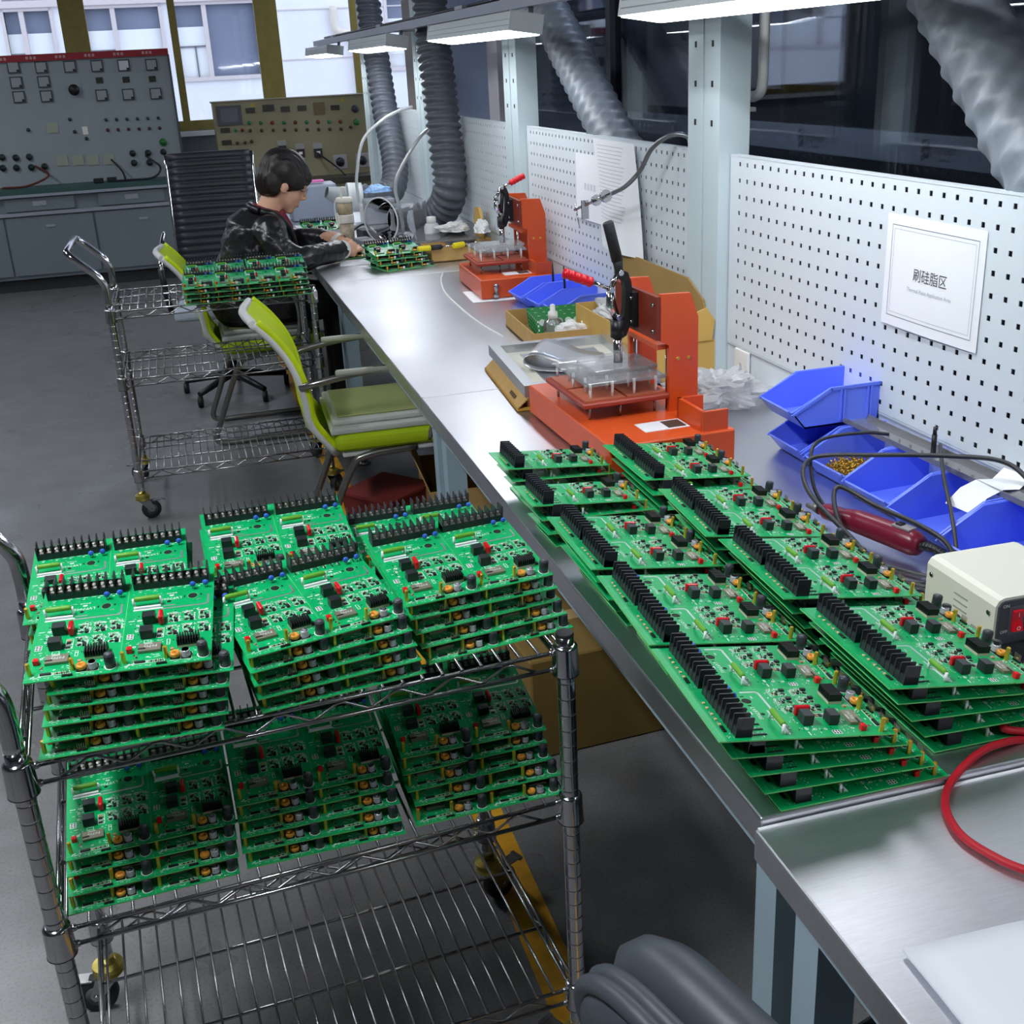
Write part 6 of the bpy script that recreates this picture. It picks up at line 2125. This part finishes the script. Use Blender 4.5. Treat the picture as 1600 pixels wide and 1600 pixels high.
MB().tube(catmull([(1.315, 2.93, 1.30), (1.30, 2.93, 1.335), (1.265, 2.96, 1.338), (1.235, 3.01, 1.305), (1.22, 3.06, 1.245), (1.205, 3.13, 1.20), (1.19, 3.20, 1.175)], 8), 0.0065, 10).obj('flexible_neck', mat('grey_neck', (120, 124, 128), 0.3, 0.7), t)
MB().cyl((1.19, 3.20, 1.175), (1.165, 3.46, 1.105), 0.0045, n=10).obj('clamp_screw', chrome, t)
for p, q, r_ in (((1.186, 3.235, 1.166), (1.185, 3.245, 1.163), 0.018), ((1.180, 3.30, 1.148), (1.179, 3.308, 1.146), 0.016)):
    MB().cyl(p, q, r_, n=16).obj('clamp_disc', chrome, t)
MB().lohi((1.160, 3.38, 1.085), (1.182, 3.386, 1.14)).obj('clamp_jaw', chrome, t)
MB().cyl((1.165, 3.455, 1.125), (1.165, 3.42, 1.055), 0.0025, n=8).obj('tommy_bar', chrome, t)

# ------------------------------------------------------------------ under the bench
t = thing('floor_carton', 'open brown carton on the floor under the bench past the near cart', 'carton', (0.66, 3.55, 0.001), (0, 0, radians(-6)))
m = MB()
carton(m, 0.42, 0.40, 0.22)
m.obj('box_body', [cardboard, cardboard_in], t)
fl = MB()
fl.add([(0, 0.0, 0.22), (0, 0.40, 0.22), (-0.05, 0.42, 0.36), (-0.05, 0.02, 0.36), (0.004, 0.0, 0.22), (0.004, 0.40, 0.22), (-0.046, 0.42, 0.36), (-0.046, 0.02, 0.36)], [(0, 1, 2, 3), (7, 6, 5, 4), (0, 3, 7, 4), (1, 5, 6, 2), (2, 6, 7, 3)])
fl.obj('raised_flap', cardboard, t)
t = thing('floor_carton', 'closed brown carton on the floor behind the near cart post', 'carton', (0.62, 2.25, 0.001), (0, 0, radians(3)))
MB().rbox((0, 0, 0), (0.52, 0.36, 0.26), 0.004, seg=1).obj('box_body', mat('olive_brown_card', (116, 94, 44), 0.9, var=(12, 0.08)), t)
MB().lohi((0, 0.17, 0.26), (0.52, 0.22, 0.2608)).obj('tape_strip', mat('packing_tape', (176, 150, 104), 0.3), t)
t = thing('red_crate', 'dull red bin partly hidden behind the near cart boards', 'crate', (0.545, 3.72, 0.001), (0, 0, radians(40)))
m = MB()
m.add([(-0.09, -0.09, 0), (0.09, -0.09, 0), (0.09, 0.09, 0), (-0.09, 0.09, 0), (-0.11, -0.11, 0.19), (0.11, -0.11, 0.19), (0.11, 0.11, 0.19), (-0.11, 0.11, 0.19)], [(0, 3, 2, 1), (0, 1, 5, 4), (1, 2, 6, 5), (2, 3, 7, 6), (3, 0, 4, 7), (4, 5, 6, 7)])
m.obj('body', mat('dull_red_plastic', (112, 36, 32), 0.7), t)
MB().lohi((-0.115, -0.115, 0.19), (0.115, 0.115, 0.20)).obj('lid', mat('dull_red_plastic', (112, 36, 32), 0.7), t)
# ------------------------------------------------------------------ electrical test consoles by the window wall
cons = mat('blue_grey_console', (146, 158, 164), 0.5, var=(2, 0.04))
cons_d = mat('console_cupboard', (116, 128, 136), 0.5, var=(2, 0.04))
frame_l = mat('console_frame_light', (150, 158, 170), 0.5)
greenmat = mat('green_bench_mat', (52, 84, 82), 0.5)
redband = mat('dark_red_band', (150, 30, 44), 0.5)
meter_g = mat('meter_grey', (150, 160, 166), 0.35)
t = thing('test_console', 'grey test console with meters and a red header on a cupboard desk', 'console', (-0.9, 10.22, 0))
X0, X1 = -1.05, 0.99     # local x range
MB().lohi((X0, -0.0, 0.78), (X1, 0.28, 1.70)).obj('instrument_panel', cons, t)
MB().lohi((X0, -0.02, 1.695), (X1, 0.29, 1.745)).obj('red_header', redband, t)
h = MB()
rr = random.Random(8)
for k in range(9):
    x = X0 + 0.12 + k * 0.215
    for j in range(3):
        h.lohi((x + j * 0.028, -0.0215, 1.71), (x + j * 0.028 + 0.018, -0.0205, 1.73))
h.obj('header_marks', mat('pale_red_print', (196, 150, 154), 0.6), t)
MB().lohi((X1 - 0.012, -0.012, 0.78), (X1 + 0.004, 0.29, 1.70)).obj('side_trim', mat('dark_trim', (74, 84, 92), 0.5), t)


def loc_(p):
    return p[0] + 0.9, p[1]


for p in [(-1.48, 1.66), (-1.27, 1.66), (-1.07, 1.66), (-0.87, 1.65), (-0.66, 1.645), (-0.46, 1.64), (-0.26, 1.635), (-0.05, 1.63), (-1.27, 1.55), (-1.07, 1.55), (-0.87, 1.545), (-1.07, 1.445), (-0.87, 1.44), (-0.46, 1.425), (-0.26, 1.42), (-0.05, 1.415)]:
    x, z = loc_(p)
    m = MB()
    m.lohi((x - 0.045, -0.014, z - 0.043), (x + 0.045, 0, z + 0.043), 0)
    b = m.obj('meter', mat('meter_bezel', (52, 62, 68), 0.4), t)
    pale = p == (-0.26, 1.635)
    MB().lohi((x - 0.036, -0.016, z - 0.034), (x + 0.036, -0.0138, z + 0.034)).obj('meter_face', mat('meter_white', (206, 212, 222), 0.4) if pale else meter_g, b)
    MB().lohi((x + 0.018, -0.0175, z - 0.034), (x + 0.036, -0.016, z - 0.018)).obj('meter_corner', black_pl, b)
for p in [(-0.46, 1.535), (-0.26, 1.53), (-0.06, 1.525)]:
    x, z = loc_(p)
    MB().lohi((x - 0.026, -0.008, z - 0.022), (x + 0.026, 0, z + 0.022)).obj('breaker', mat('dark_green_black', (34, 44, 34), 0.5), t)
x, z = loc_((-0.66, 1.475))
MB().lohi((x - 0.055, -0.006, z - 0.055), (x + 0.055, 0, z + 0.055)).obj('dial_plate', frame_l, t)
MB().lathe([(0.042, 0), (0.04, 0.03), (0, 0.03)], 20, T=Matrix.Translation((x, -0.006, z)) @ Euler((pi / 2, 0, 0)).to_matrix().to_4x4()).obj('dial_knob', black_pl, t)
for i, row in enumerate(([(-0.46 + 0.08 * k, 1.24 - 0.002 * k) for k in range(6)], [(-0.46 + 0.08 * k, 1.163 - 0.002 * k) for k in range(6)])):
    for p in row:
        x, z = loc_(p)
        MB().lathe([(0.014, 0), (0.012, 0.014), (0, 0.014)], 10, T=Matrix.Translation((x, 0, z)) @ Euler((pi / 2, 0, 0)).to_matrix().to_4x4()).obj('indicator', mat(('teal_lamp', 'dark_red_lamp')[i], ((40, 74, 70), (88, 40, 44))[i], 0.4), t)
for p in [(-0.73, 1.26), (-0.71, 1.165), (-1.05, 1.20), (-0.63, 1.11)]:
    x, z = loc_(p)
    MB().lathe([(0.015, 0), (0.012, 0.02), (0, 0.02)], 10, T=Matrix.Translation((x, 0, z)) @ Euler((pi / 2, 0, 0)).to_matrix().to_4x4()).obj('knob', mat('dark_knob', (40, 52, 52), 0.4), t)
MB().lohi((loc_((-0.65, 0))[0], -0.004, 1.14), (loc_((-0.61, 0))[0], 0, 1.20)).obj('white_tag', white_pl, t)
for p in [(-1.28, 1.01), (-1.18, 1.0), (-1.08, 1.0), (-1.29, 0.93), (-1.19, 0.925), (-1.08, 0.92), (-0.98, 0.92), (-0.3, 0.975), (-0.18, 0.97), (-0.06, 0.97), (-0.3, 0.90), (-0.18, 0.895)]:
    x, z = loc_(p)
    m = MB()
    T = Matrix.Translation((x, 0, z)) @ Euler((pi / 2, 0, 0)).to_matrix().to_4x4()
    m.lathe([(0.026, 0), (0.024, 0.02), (0.012, 0.02), (0.011, 0.03), (0, 0.03)], 14, T=T)
    m.obj('terminal_post', mat('dark_knob', (40, 52, 52), 0.4), t)
x, z = loc_((-0.05, 1.045))
MB().lathe([(0.030, 0), (0.028, 0.02), (0, 0.024)], 16, T=Matrix.Translation((x, 0, z)) @ Euler((pi / 2, 0, 0)).to_matrix().to_4x4()).obj('green_button', mat('green_button', (30, 110, 50), 0.4), t)
for p in [(-0.84, 0.955), (-0.72, 0.95), (-0.61, 0.945), (-0.49, 0.94), (-0.87, 1.205)]:
    x, z = loc_(p)
    MB().lohi((x - 0.042, -0.008, z - 0.038), (x + 0.042, 0, z + 0.038)).obj('socket', mat('olive_cream_socket', (158, 166, 150), 0.5), t)
# desk
MB().lohi((X0 - 0.05, -0.36, 0.745), (X1 + 0.03, 0.30, 0.78)).obj('desk_mat', greenmat, t)
MB().lohi((X0 - 0.05, -0.365, 0.725), (X1 + 0.03, 0.30, 0.745)).obj('desk_edge', frame_l, t)
MB().lohi((X0 - 0.03, -0.31, 0.10), (X1 + 0.01, 0.30, 0.725)).obj('desk_body', cons_d, t)
MB().lohi((X0 - 0.04, -0.345, 0.585), (X1 + 0.02, -0.30, 0.61)).obj('drawer_rail', frame_l, t)
MB().lohi((X0, -0.27, 0.0), (X1, 0.25, 0.10)).obj('plinth', mat('dark_plinth', (44, 46, 50), 0.6), t)
for x0, x1 in ((-1.02, -0.46), (-0.39, 0.12), (0.30, 0.80)):
    d = MB().lohi((x0, -0.335, 0.62), (x1, -0.312, 0.715)).obj('drawer', cons_d, t)
    MB().lohi(((x0 + x1) / 2 - 0.05, -0.34, 0.655), ((x0 + x1) / 2 + 0.05, -0.334, 0.69)).obj('drawer_pull', frame_l, d)
for x0, x1 in ((-1.04, -0.42), (-0.41, 0.24), (0.25, 0.98)):
    d = MB().lohi((x0 + 0.004, -0.328, 0.13), (x1 - 0.004, -0.312, 0.575)).obj('cupboard_door', cons_d, t)
    MB().lohi(((x0 + x1) / 2 - 0.035, -0.336, 0.49), ((x0 + x1) / 2 + 0.035, -0.328, 0.508)).obj('door_pull', frame_l, d)
for i, (p, lb) in enumerate(((((-1.3, 10.05, 0.79), (-1.1, 9.98, 0.80), (-0.95, 10.1, 0.86), (-1.05, 10.2, 0.93)), 'dark red test lead on the grey console desk'),
                             (((-0.20, 10.2, 0.95), (-0.10, 10.1, 0.86), (-0.18, 10.0, 0.79), (-0.45, 9.98, 0.79)), 'black test lead hanging from the grey console panel'),
                             (((-0.47, 10.2, 0.94), (-0.40, 10.15, 0.85), (-0.38, 10.05, 0.79)), 'thin black lead plugged into a console socket'))):
    tag(MB().tube(catmull(p, 8), 0.008, 6).obj('test_lead', [mat('dark_red_lead', (96, 34, 30), 0.6) if i == 0 else black_pl], None), lb, 'cable')
for i, (x, y) in enumerate(((-0.62, 10.0), (-0.52, 10.02))):
    tag(MB().rbox((0, 0, 0), (0.075, 0.05, 0.035), 0.006).obj('plug_box', black_pl, None, (x, y, 0.781)), ['black plug box at left on the console desk mat', 'black plug box at right on the console desk mat'][i], 'plug')

olivec = mat('olive_beige_console', (138, 132, 104), 0.5, var=(2, 0.04))
t = thing('test_console', 'olive beige test console with touch screen and breakers', 'console', (0.94, 9.75, 0))
MB().lohi((-0.58, 0, 0.70), (0.60, 0.30, 1.325)).obj('instrument_panel', olivec, t)
MB().lohi((-0.59, -0.005, 1.325), (0.61, 0.31, 1.335)).obj('top_trim', mat('olive_trim', (112, 106, 80), 0.5), t)
s = MB().lohi((-0.56, -0.014, 1.16), (-0.37, 0, 1.305)).obj('touch_screen', mat('screen_bezel', (70, 72, 78), 0.4), t)
MB().lohi((-0.53, -0.016, 1.185), (-0.40, -0.0135, 1.285)).obj('screen_glass', mat('grey_screen', (96, 98, 110), 0.25), s)
dk = mat('dark_display', (44, 42, 36), 0.4)
for x, z, w, hh in ((-0.30, 1.26, 0.07, 0.04), (-0.16, 1.27, 0.09, 0.05), (-0.03, 1.255, 0.07, 0.04), (0.10, 1.255, 0.07, 0.04), (0.36, 1.245, 0.07, 0.035), (-0.51, 1.125, 0.07, 0.035), (-0.51, 1.035, 0.075, 0.035)):
    MB().lohi((x - w / 2, -0.010, z - hh / 2), (x + w / 2, 0, z + hh / 2)).obj('digital_display', dk, t)
MB().lohi((0.19, -0.01, 1.20), (0.28, 0, 1.29)).obj('speaker_grille', mat('brown_grille', (104, 88, 60), 0.6), t)


def knob(x, z, r, col, nm, parent=None, d=0.018):
    MB().lathe([(r, 0), (r * 0.9, d), (0, d)], 14, T=Matrix.Translation((x, 0, z)) @ Euler((pi / 2, 0, 0)).to_matrix().to_4x4()).obj(nm, col, t)


gl, rl = mat('green_lamp', (36, 110, 66), 0.4), mat('red_brown_lamp', (104, 42, 30), 0.4)
for k in range(9):
    knob(-0.32 + 0.089 * k, 1.168 - 0.004 * k, 0.016, (gl, gl, rl, gl, rl, gl, rl, gl, rl)[k], 'indicator')
    knob(-0.32 + 0.089 * k, 1.112 - 0.004 * k, 0.014, mat('dark_olive_knob', (58, 52, 36), 0.4), 'selector')
knob(0.52, 1.125, 0.026, mat('green_button', (30, 110, 50), 0.4), 'green_button')
knob(0.52, 1.225, 0.030, mat('dark_blue_knob', (44, 50, 60), 0.4), 'rotary_knob')
knob(-0.43, 1.12, 0.014, gl, 'indicator')
knob(-0.38, 1.118, 0.014, rl, 'indicator')
for x, z in ((-0.43, 1.025), (-0.37, 1.025), (-0.32, 1.03), (0.47, 1.09)):
    knob(x, z, 0.014, mat('dark_olive_knob', (58, 52, 36), 0.4), 'selector')
for x, z in ((-0.09, 0.955), (0.05, 0.92), (0.19, 0.915)):
    MB().lohi((x - 0.035, -0.008, z + 0.01), (x + 0.035, 0, z + 0.07)).obj('breaker_plate', mat('grey_plate', (150, 150, 148), 0.5), t)
    MB().lohi((x - 0.032, -0.03, z - 0.035), (x + 0.032, -0.001, z + 0.03)).obj('breaker_body', black_pl, t)
    MB().lohi((x - 0.014, -0.034, z - 0.01), (x + 0.014, -0.030, z + 0.01)).obj('breaker_tag', white_pl, t)
for x, z in ((0.36, 0.83), (0.54, 0.83)):
    MB().rbox((x - 0.055, -0.008, z - 0.055), (x + 0.055, 0, z + 0.055), 0.004, seg=1).obj('socket_plate', mat('lilac_grey_plate', (160, 156, 164), 0.5), t)
    knob(x, z, 0.038, black_pl, 'socket_round', d=0.02)
for x in (-0.28, 0.42):
    MB().prism([(x - 0.022, 1.285), (x + 0.022, 1.285), (x, 1.318)], -0.002, 0.0, 'y').obj('warning_triangle', mat('dull_yellow', (168, 150, 40), 0.5), t)
MB().lohi((-0.60, -0.30, 0.70), (0.62, 0.30, 0.735)).obj('desk_top', mat('dark_desk_top', (56, 56, 48), 0.5), t)
MB().lohi((-0.58, -0.26, 0.02), (0.60, 0.30, 0.70)).obj('desk_body', olivec, t)
tag(MB().tube(catmull([(1.10, 9.74, 0.93), (1.16, 9.68, 0.88), (1.25, 9.55, 0.80), (1.3, 9.5, 0.745)], 8), 0.008, 6).obj('test_lead', black_pl, None), 'black lead hanging from the olive console', 'cable')
# ------------------------------------------------------------------ board stacks
ZB = 0.7512
# near cart, upper shelf
ZS = 0.7878
stack(6, (-0.149, 1.309), -1.0, ZS, 'in the front stack by the handle on the near cart', 'boards on the near cart', offs=[(0.0, 0.0), (0.008, 0.003), (0.010, 0.006), (0.014, 0.008), (0.022, 0.010), (-0.002, 0.012)], dang=-5)
stack(5, (0.117, 1.340), 7.5, ZS, 'in the middle front stack on the near cart upper shelf', 'boards on the near cart', lean=(-0.002, 0.004), dang=5, jit=0.002)
stack(5, (0.346, 1.392), 8.5, ZS, 'in the near cart front stack by the capped post', 'boards on the near cart', offs=[(0.0, 0.0), (-0.006, 0.010), (-0.012, 0.018), (-0.016, 0.022), (-0.020, 0.026)], dang=-2)
stack(5, (-0.172, 1.548), -1.5, ZS, 'in the rear stack by the handle on the near cart', 'boards on the near cart', lean=(0.0, -0.002))
stack(5, (0.078, 1.590), 3.0, ZS, 'in the middle rear stack on the near cart upper shelf', 'boards on the near cart', lean=(0.0, 0.001))
stack(3, (0.308, 1.635), 1.0, ZS, 'in the rear stack nearest the bench on the near cart', 'boards on the near cart', lean=(0.0, 0.0))
# near cart, middle shelf
ZL = 0.5418
stack(4, (-0.162, 1.338), 3.0, ZL, 'in the near cart middle shelf stack by the handle', 'boards on the near cart middle shelf', lean=(0.001, 0.012))
stack(5, (0.068, 1.352), 1.0, ZL, 'in the middle stack on the near cart middle shelf', 'boards on the near cart middle shelf', lean=(0.0, 0.009))
stack(5, (0.310, 1.368), 1.5, ZL, 'in the near cart middle shelf stack by the capped post', 'boards on the near cart middle shelf', lean=(-0.002, 0.014))
# workbench, edge row (front edge of each board faces the pegboard)
stack(5, (0.764, 1.074), 89.0, ZB, 'in the nearest stack of the bench edge row', 'boards on the bench edge row', lean=(-0.0187, -0.001), jit=0.001, dang=-2.5, twist=0.6)
stack(5, (0.766, 1.310), 88.0, ZB, 'in the second stack of the bench edge row', 'boards on the bench edge row', lean=(-0.016, -0.002), jit=0.002, dang=-1.5)
stack(5, (0.762, 1.560), 90.0, ZB, 'in the third stack of the bench edge row', 'boards on the bench edge row', lean=(-0.014, -0.002), jit=0.003, dang=-1)
stack(4, (0.758, 1.835), 92.0, ZB, 'in the single circuit stack fourth along the bench edge', 'boards on the bench edge row', lean=(-0.014, 0.002), ncir=1, jit=0.003)
stack(4, (0.765, 2.045), 91.0, ZB, 'in the farthest single circuit stack along the bench edge', 'boards on the bench edge row', lean=(-0.013, 0.0), ncir=1, jit=0.003)
# workbench, inner row
stack(5, (0.989, 1.117), 89.0, ZB, 'in the nearest stack of the inner bench row', 'boards on the inner bench row', lean=(-0.0187, -0.002), jit=0.001, dang=-1, twist=0.6)
stack(5, (0.990, 1.362), 88.5, ZB, 'in the second stack of the inner bench row', 'boards on the inner bench row', lean=(-0.018, -0.001), jit=0.002, dang=-1)
stack(5, (0.985, 1.600), 87.5, ZB, 'in the third stack of the inner bench row', 'boards on the inner bench row', lean=(-0.0175, -0.002), jit=0.002, dang=-1)
stack(4, (0.985, 1.890), 89.5, ZB, 'in the stack against the near red press', 'boards on the inner bench row', lean=(-0.0135, 0.016), jit=0.001)
# far cart
stack(4, (0.080, 4.245), -3.0, ZS, 'in the front left stack on the far cart', 'boards on the far cart', lite=True, lean=(0.0, -0.004), twist=0.8)
stack(4, (0.312, 4.240), 0.0, ZS, 'in the front right stack on the far cart', 'boards on the far cart', lite=True, lean=(-0.004, -0.004), twist=0.8)
stack(4, (0.094, 4.475), -2.0, ZS, 'in the rear left stack on the far cart', 'boards on the far cart', lite=True, twist=0.8)
stack(4, (0.324, 4.475), -1.0, ZS, 'in the rear right stack on the far cart', 'boards on the far cart', lite=True, twist=0.8)
# on the person's bench
stack(4, (0.895, 4.80), 14.0, ZB, 'in the stack on the bench before the clear cone', 'boards on the far bench', lite=True, offs=[(0, 0), (-0.022, 0.02), (-0.03, 0.03), (-0.035, 0.04)], dang=-8)
